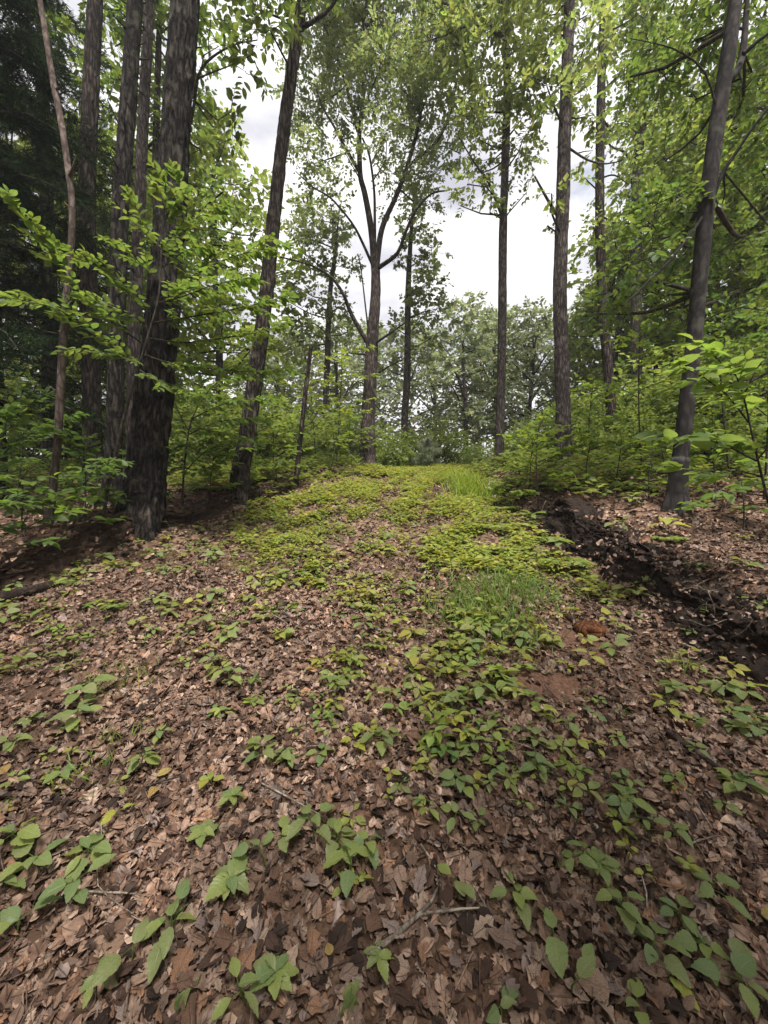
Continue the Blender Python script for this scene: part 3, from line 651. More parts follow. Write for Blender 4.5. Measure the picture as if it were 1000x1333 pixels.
d = 10.5; b = P(829, 580, d); b[2] = float(g(b[0], b[1]))
tr = pxline(b, d, [(829, 500), (829, 420), (828, 330), (830, 230), (834, 160), (838, 60), (842, -60), (845, -200)])
limbs = [lim([(830, 232), (815, 200), (795, 190), (785, 170)], d, 4, 1.2, -.2), lim([(831, 215), (842, 150), (850, 100)], d, 4, 1.2, .2)]
cs = cl([(842, 150, 30), (852, 62, 36), (822, 232, 22), (872, 202, 26), (860, 110, 30), (812, 160, 20), (880, 40, 36), (800, 310, 22), (852, 270, 24), (880, 130, 26), (850, -50, 60)], d, .8)
make_tree('broadleaf_tree', 'pale grey trunk forking into the canopy deep behind the bank', 'tree', b, tr, [pr(13, d)] * 4 + [pr(12, d), pr(10, d), pr(8, d), pr(6, d), pr(2, d)], M['barkG'], limbs, cs, lm='oakleaf', ll=.135, dens=1.2, tint=(1.0, 1.05, .75), seg=14)

b, d = hit(879, 662)
H_D = d
tr = pxline(b, d, [(885, 600), (897, 500), (906, 420), (913, 340), (922, 250), (934, 160), (948, 70), (958, 0), (975, -120), (985, -300)])
limbs = [lim([(942, 108), (960, 92), (968, 60), (972, 10), (976, -60)], d, 10, 5, .05), lim([(917, 290), (942, 223), (960, 196), (980, 166), (1003, 138), (1040, 100)], d, 5, 2, -.06), lim([(920, 275), (880, 330), (845, 365), (815, 395)], d, 4, 1, -.15),
         lim([(936, 150), (918, 95), (890, 70), (860, 58), (820, 50)], d, 2.6, .8, -.08), lim([(905, 425), (935, 408), (965, 400), (1000, 405)], d, 2.4, .8, -.1), lim([(968, 70), (985, 55), (1005, 40)], d, 6, 3, -.05)]
cs = cl([(900, 55, 46), (862, 100, 34), (982, 100, 42), (992, 25, 40), (944, 30, 36), (948, 170, 34, .8), (868, 208, 30, .8), (930, 236, 34), (992, 226, 34), (850, 292, 38), (902, 322, 40), (972, 306, 34, .7), (822, 338, 34), (862, 384, 36),
         (962, 380, 34, .8), (800, 378, 28), (992, 420, 34), (780, 408, 20, .8), (890, 400, 30), (930, 290, 30), (880, 255, 32), (850, 60, 36), (820, 100, 26, .7), (1010, 150, 40), (1020, 320, 40), (905, 130, 26, .7), (945, 440, 30), (1010, 480, 34),
         (900, -60, 70), (980, -70, 70), (1050, 40, 60)], d + .7, .7)
make_tree('broadleaf_tree', 'smooth dark trunk leaning over the leaf-strewn top of the bank with low leafy boughs', 'tree', b, tr, np.array([pr(27, d), pr(26, d), pr(25, d), pr(25, d), pr(25, d), pr(25, d), pr(25, d), pr(24, d), pr(20, d), pr(14, d), pr(4, d)]) * 0.70,
          M['barkS'], limbs, cs, leaf=LEAF8, lm='canopy', ll=.076, m=8, dens=2.1, flat=.5, seg=28, step=.06, rough=.04, ridge=.02, flare=1.4, tint=(1.0, 1.08, 1.0))

# ------------------------------------------------------------------ trunks on the other side of the track
b, d = hit(181, 682)
tr = pxline(b, d, [(188, 640), (194, 580), (203, 500), (211, 420), (218, 330), (224, 250), (231, 130), (240, 20), (246, -120), (252, -320)])
limbs = [lim([(222, 262), (250, 150), (262, 90), (300, 60), (335, 52)], d, 5, 1.5, .25)]
cs = cl([(285, 60, 26, .8), (308, 40, 30), (330, 70, 26), (318, 92, 18, .7), (275, 20, 28), (345, 30, 24), (270, 95, 18, .6), (302, 145, 13, .45), (290, 165, 10, .4), (262, 200, 16, .5), (260, -60, 50), (330, -70, 55), (200, -80, 50)], d + .6, .4)
make_tree('broadleaf_tree', 'massive furrowed dark trunk with flared base on the low earth bank', 'tree', b, tr, np.array([pr(60, d), pr(62, d), pr(58, d), pr(56, d), pr(52, d), pr(48, d), pr(46, d), pr(45, d), pr(43, d), pr(36, d), pr(10, d)]) * 0.72,
          M['barkC'], limbs, cs, leaf=LEAF8, lm='canopy', ll=.10, m=7, dens=.9, seg=84, step=.022, rough=.06, ridge=.20, flare=1.45, nr=14)
b, d = hit(310, 652)
tr = pxline(b, d, [(314, 610), (323, 560), (334, 480), (345, 400), (355, 300), (366, 200), (379, 100), (391, 20), (402, -70), (412, -220), (418, -360)])
limbs = [lim([(388, 38), (404, 30), (422, 18), (440, -5), (448, -40)], d, 6, 3, -.05)]
cs = cl([(390, 8, 16, .9), (375, 30, 12, .6), (402, 20, 12, .5), (330, 10, 26), (352, 40, 20, .6), (410, -40, 46), (460, -60, 50), (360, -60, 46)], d - .3, .4)
make_tree('broadleaf_tree', 'leaning brown trunk rooted at the edge of the earth bank before the snag', 'tree', b, tr, np.array([pr(36, d), pr(36, d), pr(34, d), pr(32, d), pr(30, d), pr(29, d), pr(27, d), pr(25, d), pr(23, d), pr(20, d), pr(14, d), pr(4, d)]) * 0.58,
          M['barkD'], limbs, cs, leaf=LEAF8, lm='canopy', ll=.10, m=7, dens=.8, seg=52, step=.03, rough=.05, ridge=.16, flare=1.45, nr=12)
def far_base(px, d, py=640):
    b = P(px, py, d); b[2] = float(g(b[0], b[1])); return b
d = 5.9; b = far_base(122, d)
tr = pxline(b, d, [(121, 580), (119, 480), (115, 380), (113, 290), (115, 190), (119, 100), (124, 0), (128, -150), (130, -320)])
make_tree('pine_tree', 'grey-brown bare pine trunk farthest back of the dark stand', 'tree', b, tr, np.array([pr(34, d), pr(33, d), pr(32, d), pr(31, d), pr(30, d), pr(29, d), pr(28, d), pr(26, d), pr(20, d), pr(6, d)]) * 0.64, M['barkD'], (), (), seg=24, step=.07, ridge=.07, stubs=22)
d = 5.0; b = far_base(146, d, 650)
tr = pxline(b, d, [(147, 600), (151, 500), (153, 400), (156, 290), (163, 190), (170, 90), (176, 0), (182, -140), (186, -300)])
make_tree('pine_tree', 'dark pine trunk studded with dead branch stubs hard against a paler one', 'tree', b, tr, np.array([pr(33, d), pr(33, d), pr(33, d), pr(33, d), pr(33, d), pr(32, d), pr(31, d), pr(30, d), pr(24, d), pr(6, d)]) * 0.58, M['barkC'], (), (), seg=28, step=.06, ridge=.07, stubs=46)
d = 5.6; b = far_base(170, d, 645)
tr = pxline(b, d, [(171, 600), (173, 500), (176, 400), (181, 290), (185, 190), (190, 90), (195, 0), (200, -140), (204, -300)])
make_tree('pine_tree', 'paler grey pine trunk squeezed between the stubby pine and the massive trunk', 'tree', b, tr, np.array([pr(24, d)] * 4 + [pr(23, d), pr(22, d), pr(21, d), pr(20, d), pr(15, d), pr(5, d)]) * 0.58, M['barkG'], (), (), seg=22, step=.07, ridge=.06, stubs=40)
b, d = hit(61, 697)
tr = pxline(b, d, [(66, 650), (74, 590), (78, 520), (82, 450), (87, 390), (92, 330), (94, 270), (88, 215), (80, 160), (70, 110), (62, 60), (52, 0), (44, -60), (30, -160)])
make_tree('broadleaf_tree', 'thin crooked sinuous trunk with pale reddish bark in front of the dark conifer', 'tree', b, tr, np.array([pr(17, d), pr(16, d), pr(15, d), pr(15, d), pr(15, d), pr(14, d), pr(13, d), pr(12, d), pr(12, d), pr(12, d), pr(11, d), pr(11, d), pr(10, d), pr(9, d), pr(4, d)]) * 0.6, M['barkW'], (), (), seg=16, step=.06, ridge=.05, flare=1.25, stubs=5)
b, d = hit(385, 632)
tr = pxline(b, d, [(389, 590), (394, 545), (399, 500), (405, 450)])
make_tree('dead_snag', 'broken-off bare dead snag, thin and dark, in front of bright green saplings', 'snag', b, tr, np.array([pr(9, d), pr(9, d), pr(8.5, d), pr(8, d), pr(7, d)]) * .72, M['barkD'],
          [lim([(396, 530), (412, 540), (404, 552)], d, 1.6, .6, .02), lim([(403, 468), (412, 462), (422, 455)], d, 1.3, .5, .02)], (), seg=12, step=.06, ridge=.06, flare=1.2, stubs=4)

# leafy tree whose boughs close the gaps between the dark trunks
d = 8.2; b = far_base(215, d, 630)
tr = pxline(b, d, [(214, 560), (210, 450), (206, 330), (203, 200), (206, 80), (210, -40), (214, -160)])
cs = cl([(150, 60, 34), (185, 30, 36), (220, 90, 32), (140, 130, 32), (195, 140, 34), (240, 170, 30), (150, 210, 32), (200, 230, 32), (250, 240, 28), (140, 290, 28), (190, 310, 30), (265, 300, 26), (90, 60, 30), (270, 60, 26), (130, 10, 34), (230, 10, 32),
         (255, 130, 24), (90, 180, 26), (290, 250, 26), (300, 320, 24), (240, 350, 26), (160, 380, 24), (180, -60, 60), (240, -80, 60)], d, 1.0)
make_tree('broadleaf_tree', 'leafy tree closing the gaps behind the pine trunks and the massive trunk', 'tree', b, tr, [.10, .10, .09, .085, .07, .06, .04, .01], M['barkD'], (), cs, lm='shrub', ll=.13, m=7, dens=1.1, seg=10, tint=(.8, .85, .8))
# ------------------------------------------------------------------ conifers
def needle_sprays(mb, pts, dirs, n, nl, tint, var=.3, w=.05):
    pr_ = (np.array([[-w, 0, 0], [w, 0, 0], [0, 1, 0]]), np.array([[0, 1, 2]]), np.array([[0, 0], [1, 0], [.5, 1]]))
    m = len(pts); 
    idx = np.repeat(np.arange(m), n)
    t = rng.random(m * n)
    base = pts[idx] + dirs[idx] * t[:, None]
    dd = nrm(dirs)[idx] * .7 + rng.normal(0, .55, (m * n, 3)); 
    mb.inst(pr_, frames(dd, rng.normal(0, 1, (m * n, 3)), nl * rng.uniform(.7, 1.2, m * n)), base, tints(m * n, tint, var))
def conifer(name, label, base, height, rmax, z0, nb, ntw, nn, nl, mat, tr_r=.16, tint=(1, 1, 1), droop=.25, arc=None, bark='barkC', group=None, w=.05, top=.15):
    root = thing(name, label, 'tree', base, group); O = np.asarray(base, float)
    mb = MB(); tube(mb, [O + [0, 0, -.2], O + [0, 0, .1], O + [.02, .02, height * .5], O + [0, 0, height]], [tr_r * 1.3, tr_r * 1.1, tr_r * .7, .01], 12, .2, .05, .06)
    obj('trunk', mb.mesh('trunk', M[bark], origin=O), root)
    tg = MB(); nd = MB()
    for i in range(nb):
        f = (i + rng.random()) / nb; z = z0 + (height - z0) * f
        th = rng.uniform(0, 6.283) if arc is None else rng.uniform(*arc)
        l = rmax * (top + (1 - top) * (1 - f) ** .8) * rng.uniform(.7, 1.1)
        a = O + [0, 0, z]; dv = np.array([math.cos(th), math.sin(th), 0])
        up = rng.uniform(-.05, .2)
        e1 = a + dv * l * .5 + [0, 0, l * up * .5 - l * droop * .12]; e2 = a + dv * l + [0, 0, l * up - l * droop]
        tube(tg, [a, e1, e2], [.022 * (l / 2 + .3), .012, .004], 4, .3, cap=False)
        c, _ = resample([a, e1, e2], [1, 1, 1], .05)
        q = c[rng.integers(int(len(c) * .12), len(c), ntw)]
        pv = np.array([-dv[1], dv[0], 0]); s = rng.choice([-1, 1], ntw)
        td = dv * .55 + pv * s[:, None] * rng.uniform(.4, 1, ntw)[:, None] + rng.normal(0, .2, (ntw, 3)) - np.array([0, 0, .3]) * rng.random((ntw, 1)) * droop * 4
        td = nrm(td) * (l * .26 * rng.uniform(.5, 1.2, ntw))[:, None]
        needle_sprays(nd, q, td, nn, nl, tint, w=w)
    obj('branches', tg.mesh('branches', M['twig'], origin=O), root, 'stuff')
    obj('needles', nd.mesh('needles', M[mat], smooth=False, origin=O), root, 'stuff')
    return root
b = far_base(-10, 5.2, 660)
conifer('conifer_tree', 'dense black-green conifer with drooping needle boughs behind the thin crooked trunk', b, 9.5, 2.0, 1.2, 170, 34, 36, .10, 'needle', droop=.35, w=.05)
b = far_base(70, 8.0, 640)
conifer('conifer_tree', 'tall dark conifer whose boughs hang behind the bare pine trunks', b, 11.5, 2.6, 2.4, 120, 26, 34, .13, 'needle', droop=.35, tint=(1.7, 1.7, 1.4), w=.05)

# ------------------------------------------------------------------ saplings with leaves one can tell apart
LMESH = {}
def leaf_meshes(key, protos, mat, tl):
    if key not in LMESH:
        o = []
        for i, p_ in enumerate(protos):
            for j, t in enumerate(tl):
                mb = MB(); mb.add(p_[0], p_[1], None, t, p_[2]); o.append(mb.mesh('leaf', M[mat]))
        LMESH[key] = o
    return LMESH[key]
def add_leaf_objs(root, O, ps, fr, meshes, name='leaf'):
    for p_, f in zip(ps, fr):
        o = bpy.data.objects.new(name, random.choice(meshes)); COL.objects.link(o); o.parent = root
        m4 = Matrix([[f[0][0], f[0][1], f[0][2], p_[0] - O[0]], [f[1][0], f[1][1], f[1][2], p_[1] - O[1]], [f[2][0], f[2][1], f[2][2], p_[2] - O[2]], [0, 0, 0, 1]])
        o.matrix_basis = m4
SAPT = [(1, 1, 1), (1.15, 1.1, .9), (.85, .9, 1), (1.05, 1.15, .8)]
def sapling(name, label, base, stem, r0, boughs, ll, mat, tkey, group=None, sub=.16, tw=.36, m=8, nobj=300, flat=.35, cat='sapling', leafp=LEAFB, tint=(1, 1, 1), bark='twig', droop=.12):
    """boughs: polylines; side twigs leave them in two ranks and carry the leaves"""
    root = thing(name, label, cat, base, group); O = np.asarray(base, float)
    mb = MB(); st = np.asarray(stem, float); st = np.vstack([st[0] - [0, 0, .08], st]); tube(mb, st, np.linspace(r0, r0 * .3, len(st)), 8, .08, .05)
    obj('stem', mb.mesh('stem', M[bark], origin=O), root)
    tg = MB(); PS = []; FR = []
    for bo in list(boughs) + [st[-2:]]:
        bo = np.asarray(bo, float); l = np.sum(np.linalg.norm(np.diff(bo, axis=0), axis=1))
        tube(tg, bo, np.linspace(.004 + .004 * l, .002, len(bo)), 5, .12, cap=False)
        c, _ = resample(bo, np.ones(len(bo)), sub)
        k0 = max(1, int(len(c) * .12)); c = c[k0:]
        if len(c) < 2: continue
        tgt = nrm(np.gradient(c, axis=0)); s = np.where(np.arange(len(c)) % 2, 1, -1)
        perp = nrm(np.cross(tgt, [0, 0, 1.]) + 1e-4)
        ln = tw * rng.uniform(.55, 1.15, len(c)) * np.linspace(1, .5, len(c))
        dd = nrm(tgt * .75 + perp * s[:, None] * rng.uniform(.55, 1, len(c))[:, None] + rng.normal(0, .12, (len(c), 3)) + [0, 0, .05])
        for q in range(len(c)):
            e = c[q] + dd[q] * ln[q] - [0, 0, droop * ln[q]]
            tube(tg, [c[q], (c[q] + e) / 2 + [0, 0, .01], e], [.0028, .002, .0012], 3, .3, cap=False)
        a_, f_ = spray(c, dd, ln, m, ll, flat, 48, droop, .18); PS.append(a_); FR.append(f_)
        a_, f_ = spray(c, tgt, np.full(len(c), sub * 1.2), 2, ll, flat, 50, 0, .2); PS.append(a_); FR.append(f_)
    PS = np.concatenate(PS); FR = np.concatenate(FR)
    o = np.argsort(np.linalg.norm(PS - CAMP, axis=1)); px_, py_, _ = proj(PS[o]); vis = (px_ > -10) & (px_ < 1010) & (py_ > -10)
    o = np.concatenate([o[vis], o[~vis]]); a_, b_ = o[:nobj], o[nobj:]
    obj('twigs', tg.mesh('twigs', M['twig'], origin=O), root, 'stuff')
    add_leaf_objs(root, O, PS[a_], FR[a_], leaf_meshes(tkey, [leafp], mat, [tuple(np.array(t) * tint) for t in SAPT]))
    if len(b_):
        lv = MB(); lv.inst(leafp, FR[b_], PS[b_], tints(len(b_), tint, .2)); obj('foliage', lv.mesh('foliage', M[mat], smooth=False, origin=O), root, 'stuff')
    return root
def pl(pts, d0, d1):
    n = len(pts); return [P(x, y, d0 + (d1 - d0) * i / (n - 1)) for i, (x, y) in enumerate(pts)]
# the big bright sapling in front of the dark trunks
b, d = hit(131, 706)
stem = [b] + pl([(140, 640), (150, 590), (165, 530), (180, 480), (195, 430), (207, 385), (210, 330), (213, 285), (216, 240)], d, d - .3)
boughs = [pl([(190, 450), (140, 415), (95, 370), (60, 320), (15, 262)], d, d - .7), pl([(180, 478), (130, 440), (80, 405), (35, 392), (0, 385)], d, d - .9), pl([(200, 410), (160, 375), (120, 340), (85, 330)], d, d - .4),
          pl([(207, 390), (250, 360), (300, 335), (340, 325), (368, 318)], d, d + .1), pl([(200, 420), (250, 412), (305, 402), (350, 392), (372, 385)], d, d - .3), pl([(195, 440), (240, 446), (290, 440), (340, 432), (366, 425)], d, d + .3),
          pl([(188, 462), (230, 475), (280, 480), (330, 484), (372, 480)], d, d), pl([(210, 330), (190, 300), (172, 265)], d, d - .1), pl([(211, 325), (240, 300), (262, 280), (290, 272)], d, d + .2),
          pl([(208, 370), (185, 345), (155, 320)], d, d - .3), pl([(205, 395), (240, 385), (275, 372), (320, 362)], d, d - .5), pl([(180, 480), (210, 500), (260, 515), (300, 520)], d, d - .2), pl([(185, 470), (150, 462), (110, 455)], d, d - .5),
          pl([(212, 300), (222, 270), (232, 240)], d, d - .1), pl([(209, 350), (235, 330), (262, 318)], d, d - .2), pl([(198, 425), (160, 410), (130, 395)], d, d - .2)]
sapling('beech_sapling', 'slanting sapling with big fans of bright green leaves in front of the massive trunk', b, stem, .018, boughs, .080, 'sap', 'sap', sub=.07, tw=.40, m=9)
# smaller one beyond the massive trunk
b, d = hit(238, 660)
stem = [b] + pl([(239, 620), (242, 590), (245, 566), (250, 545), (257, 530), (262, 505)], d, d)
boughs = [pl([(240, 615), (262, 592), (285, 578), (310, 572)], d, d - .3), pl([(245, 566), (275, 552), (310, 545), (345, 548)], d, d - .3), pl([(250, 545), (285, 528), (320, 520), (360, 522)], d, d), pl([(243, 580), (225, 570), (212, 565)], d, d - .2),
          pl([(257, 530), (280, 500), (310, 490), (335, 492)], d, d + .3), pl([(245, 560), (232, 535), (225, 515)], d, d + .2), pl([(240, 610), (262, 612), (280, 605)], d, d + .2), pl([(250, 545), (270, 560), (300, 565), (330, 575)], d, d + .3), pl([(258, 520), (250, 500), (240, 480)], d, d)]
sapling('sapling', 'thin two-stemmed sapling growing from the earth bank between massive trunk and leaning trunk', b, stem, .016, boughs, .085, 'sap', 'sap2', sub=.09, tw=.34, m=7, tint=(.9, .95, 1), nobj=200)
# maple-like undergrowth at the dark side
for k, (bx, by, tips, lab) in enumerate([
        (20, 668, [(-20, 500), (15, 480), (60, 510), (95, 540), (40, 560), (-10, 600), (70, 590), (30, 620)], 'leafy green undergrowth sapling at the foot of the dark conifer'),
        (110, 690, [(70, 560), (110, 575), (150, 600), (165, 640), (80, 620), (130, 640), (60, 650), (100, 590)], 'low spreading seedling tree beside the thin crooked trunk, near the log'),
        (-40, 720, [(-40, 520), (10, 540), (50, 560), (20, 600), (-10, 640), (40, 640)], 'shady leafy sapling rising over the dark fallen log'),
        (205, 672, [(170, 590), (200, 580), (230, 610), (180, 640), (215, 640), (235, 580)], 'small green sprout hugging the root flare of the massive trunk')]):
    b, d = hit(bx, by); s1 = P(np.mean([t[0] for t in tips]), min(t[1] for t in tips) + 15, d)
    mid = (b + s1) / 2; stem = [b, mid + [.02, 0, 0], s1]
    bo = []
    for (tx, ty) in tips:
        f = float(np.clip((by - ty) / (by - min(t[1] for t in tips)) - .18, .1, .95)); a_ = b + (s1 - b) * f
        e = P(tx, ty, d + rng.uniform(-.5, .5)); bo.append([a_, (a_ + e) / 2 + [0, 0, .05], e])
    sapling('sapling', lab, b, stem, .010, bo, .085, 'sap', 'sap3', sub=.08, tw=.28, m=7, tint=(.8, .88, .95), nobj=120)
# bright little tree on the bank edge
b, d = hit(701, 662)
stem = [b] + pl([(700, 630), (698, 600), (699, 575), (702, 550)], d, d)
boughs = []
for (x, y, f) in [(665, 625, .25), (740, 615, .3), (672, 590, .45), (752, 580, .5), (690, 562, .7), (730, 556, .75), (782, 575, .55), (655, 605, .35), (720, 635, .2), (710, 540, .9), (770, 560, .7), (680, 640, .12), (735, 600, .4), (660, 570, .6)]:
    a_ = P(700, 662 - f * 110, d); e = P(x, y, d + rng.uniform(-.5, .4)); boughs.append([a_, (a_ + e) / 2 + [0, 0, .03], e])
sapling('sapling', 'bright yellow-green sapling perched on the edge of the dark cut bank', b, stem, .012, boughs, .088, 'sap', 'sap4', sub=.09, tw=.24, m=6, tint=(1.35, 1.25, 1), nobj=280)
# beech branch reaching in, with large leaves
b, d = hit(1030, 760); 
stem = [b] + pl([(1010, 690), (992, 620), (978, 560), (968, 515), (955, 480)], d, d - .15)
boughs = [pl([(975, 550), (945, 512), (915, 490), (885, 478)], d, d - .15), pl([(985, 600), (950, 582), (915, 570), (870, 568)], d, d - .1), pl([(968, 515), (985, 480), (1005, 455)], d, d - .1), pl([(990, 620), (960, 612), (930, 618), (895, 612)], d, d + .3),
          pl([(970, 525), (1000, 510), (1030, 500)], d, d - .2), pl([(960, 490), (935, 468), (915, 452)], d, d), pl([(985, 600), (1010, 570), (1030, 560)], d, d - .2)]
sapling('beech_sapling', 'young beech with large pale veined leaves in front of the smooth leaning trunk', b, stem, .010, boughs, .105, 'beech', 'beech', sub=.085, tw=.22, m=5, flat=.4, nobj=280)
# more saplings filling the bank's understorey
def auto_sapling(name, label, bx, by, hpx, wpx, ll, mat, key, tint, nb=9, group=None, m=6, nobj=60, tw=.3, sub=.14):
    b, d = hit(bx, by); hgt = hpx * d / FPX; wd = wpx * d / FPX
    top = b + [rng.uniform(-.1, .1) * hgt, rng.uniform(-.1, .1), hgt]
    stem = [b, b + (top - b) * .5 + rng.normal(0, .03, 3), top]; bo = []
    for k in range(nb):
        f = .22 + .75 * (k + rng.random()) / nb; th = k * 2.4 + rng.uniform(-.4, .4); a_ = b + (top - b) * f
        l = wd * (1.05 - .6 * abs(f - .4)) * rng.uniform(.7, 1.1); e = a_ + np.array([math.cos(th) * l, math.sin(th) * l, l * rng.uniform(.0, .45)])
        bo.append([a_, (a_ + e) / 2 + [0, 0, .04 * l], e])
    return sapling(name, label, b, stem, .008 + hgt * .004, bo, ll, mat, key, group, sub, tw, m, nobj, tint=tint)
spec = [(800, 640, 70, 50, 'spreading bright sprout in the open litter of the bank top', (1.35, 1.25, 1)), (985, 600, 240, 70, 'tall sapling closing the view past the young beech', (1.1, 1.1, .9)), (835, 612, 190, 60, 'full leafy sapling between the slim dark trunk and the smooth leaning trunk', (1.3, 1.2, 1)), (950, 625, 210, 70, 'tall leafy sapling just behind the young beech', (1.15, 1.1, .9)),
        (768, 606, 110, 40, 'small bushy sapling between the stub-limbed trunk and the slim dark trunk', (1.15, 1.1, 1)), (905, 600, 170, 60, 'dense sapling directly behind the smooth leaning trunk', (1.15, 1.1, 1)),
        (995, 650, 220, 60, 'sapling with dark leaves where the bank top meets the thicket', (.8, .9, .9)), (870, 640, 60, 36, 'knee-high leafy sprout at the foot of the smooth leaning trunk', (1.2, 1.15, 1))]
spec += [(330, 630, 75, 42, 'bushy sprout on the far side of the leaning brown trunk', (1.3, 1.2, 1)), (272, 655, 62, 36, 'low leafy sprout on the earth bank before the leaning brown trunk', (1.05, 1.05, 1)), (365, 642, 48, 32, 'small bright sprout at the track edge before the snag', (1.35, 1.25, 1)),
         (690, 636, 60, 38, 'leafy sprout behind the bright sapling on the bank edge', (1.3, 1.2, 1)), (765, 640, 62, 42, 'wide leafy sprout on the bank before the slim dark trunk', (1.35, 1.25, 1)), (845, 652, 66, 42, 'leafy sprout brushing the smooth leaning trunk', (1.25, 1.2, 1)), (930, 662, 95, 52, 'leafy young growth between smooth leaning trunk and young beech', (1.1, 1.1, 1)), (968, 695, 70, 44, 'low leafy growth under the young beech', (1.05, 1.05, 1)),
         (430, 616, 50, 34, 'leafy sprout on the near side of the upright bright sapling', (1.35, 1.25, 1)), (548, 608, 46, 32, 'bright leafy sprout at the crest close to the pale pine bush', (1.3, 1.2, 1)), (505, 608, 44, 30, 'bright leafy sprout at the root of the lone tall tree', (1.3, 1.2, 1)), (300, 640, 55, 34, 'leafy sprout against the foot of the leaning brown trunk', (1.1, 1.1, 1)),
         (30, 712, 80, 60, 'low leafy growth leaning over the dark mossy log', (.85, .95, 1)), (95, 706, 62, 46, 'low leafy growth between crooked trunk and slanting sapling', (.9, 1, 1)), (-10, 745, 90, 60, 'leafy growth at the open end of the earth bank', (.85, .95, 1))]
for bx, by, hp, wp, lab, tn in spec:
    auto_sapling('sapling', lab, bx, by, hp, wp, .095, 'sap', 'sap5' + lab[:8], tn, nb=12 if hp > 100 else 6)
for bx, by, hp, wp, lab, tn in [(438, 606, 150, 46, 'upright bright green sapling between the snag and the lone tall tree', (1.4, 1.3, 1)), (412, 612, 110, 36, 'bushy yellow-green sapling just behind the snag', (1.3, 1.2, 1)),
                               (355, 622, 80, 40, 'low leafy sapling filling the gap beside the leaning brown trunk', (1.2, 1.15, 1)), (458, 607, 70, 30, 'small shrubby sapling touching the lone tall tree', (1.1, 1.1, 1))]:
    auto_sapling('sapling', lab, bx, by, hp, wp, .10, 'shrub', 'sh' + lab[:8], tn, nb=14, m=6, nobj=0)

# ------------------------------------------------------------------ thickets and far trees (copies of a few kinds)
def copy_thing(src, loc, rz, s, label=None, group=None):
    r = src.copy(); COL.objects.link(r); r.location = Vector([float(v) for v in loc]); r.rotation_euler = (0, 0, rz); r.scale = (s, s, s)
    if label: r['label'] = label
    if group: r['group'] = group
    for ch in list(src.children):
        c = ch.copy(); COL.objects.link(c); c.parent = r
    return r
def shrub_proto(name, label, h, r, n, ll, mat, tint, loc, s, rz, group, cat='shrub'):
    root = thing(name, label, cat, (0, 0, 0), group); lv = MB(); tg = MB()
    for k in range(n):
        th = k * 2.399; f = math.sqrt((k + .5) / n); x, y = math.cos(th) * r * f, math.sin(th) * r * f; hh = h * (1 - .55 * f * f) * rng.uniform(.7, 1.1)
        tube(tg, [(x * .15, y * .15, -.06), (x * .6, y * .6, hh * .5), (x, y, hh)], [.008, .006, .003], 4, .3, cap=False)
        for q in range(4):
            t = .3 + .7 * q / 3; c = np.array([x * (.3 + .7 * t), y * (.3 + .7 * t), hh * t]); _, _, ps, fr = clump(c, np.array([.2, .2, .16]) * (r / .6), 7, 6, ll, .22, .45)
            lv.inst(LEAF2 if ll > .1 else LEAF8, fr, ps, tints(len(ps), np.array(tint) * rng.uniform(.8, 1.2), .25))
    obj('stems', tg.mesh('stems', M['twig']), root); obj('foliage', lv.mesh('foliage', M[mat], smooth=False), root, 'stuff')
    root.location = loc; root.rotation_euler = (0, 0, rz); root.scale = (s, s, s)
    return root
def on(px, d):
    p_ = P(px, 600, d); p_[2] = float(g(p_[0], p_[1])); return p_
SH1 = shrub_proto('shrub', 'rounded bright green bush close behind the lone tall tree at the bend', 1.0, .7, 16, .075, 'shrub', (1.1, 1.05, 1), on(512, 9.8), 1.0, 0, 'leafy bushes around the bend of the track')
lab1 = 'leafy bright green bush in the thicket beyond the crest of the track'
gp = 'leafy bushes around the bend of the track'
copy_thing(SH1, on(572, 10.6), 1.3, 1.25, 'broad bright green bush next to the pale feathery pine at the crest', gp)
for px, d, s in [(545, 11.5, 1.2), (600, 13.5, 1.1), (640, 12.5, 1.1), (690, 12, 1.3), (470, 12, 1.6), (440, 11, 1.7), (400, 12, 1.8), (360, 10, 1.5), (335, 9, 1.4), (380, 9.2, 1.2), (720, 10.5, 1.4), (760, 10.2, 1.7), (800, 10, 1.8), (850, 9.2, 2.0), (900, 8.2, 2.0), (960, 7.6, 2.0), (1010, 6.8, 1.9),
                 (300, 9.5, 1.6), (260, 8.5, 1.5), (225, 9.5, 1.7), (170, 9.5, 1.6), (100, 9.5, 1.6), (40, 9, 1.6), (830, 7.6, 1.0), (930, 6.2, 1.1), (620, 11.5, .7), (675, 10.2, .8), (775, 8.8, 1.0)]:
    copy_thing(SH1, on(px, d), rng.uniform(0, 6.28), s * rng.uniform(.9, 1.1),
               'dim leafy bush behind the stand of dark pine trunks' if px < 240 else 'leafy bush behind the leaning brown trunk' if px < 345 else 'bright leafy bush between the snag and the lone tall tree' if px < 480 else lab1 if px < 630 else
               'leafy bush between the slender crest trunk and the stub-limbed trunk' if px < 730 else 'leafy bush behind the slim leaning dark trunk' if px < 840 else 'leafy bush in the thicket behind the smooth leaning trunk', gp)
# pale feathery pines
conifer('pine_sapling', 'small pale feathery pine bush at the crest of the track', on(556, 9.4), .75, .42, .05, 26, 16, 26, .10, 'palepine', tr_r=.02, droop=-.2, bark='barkG', w=.03)
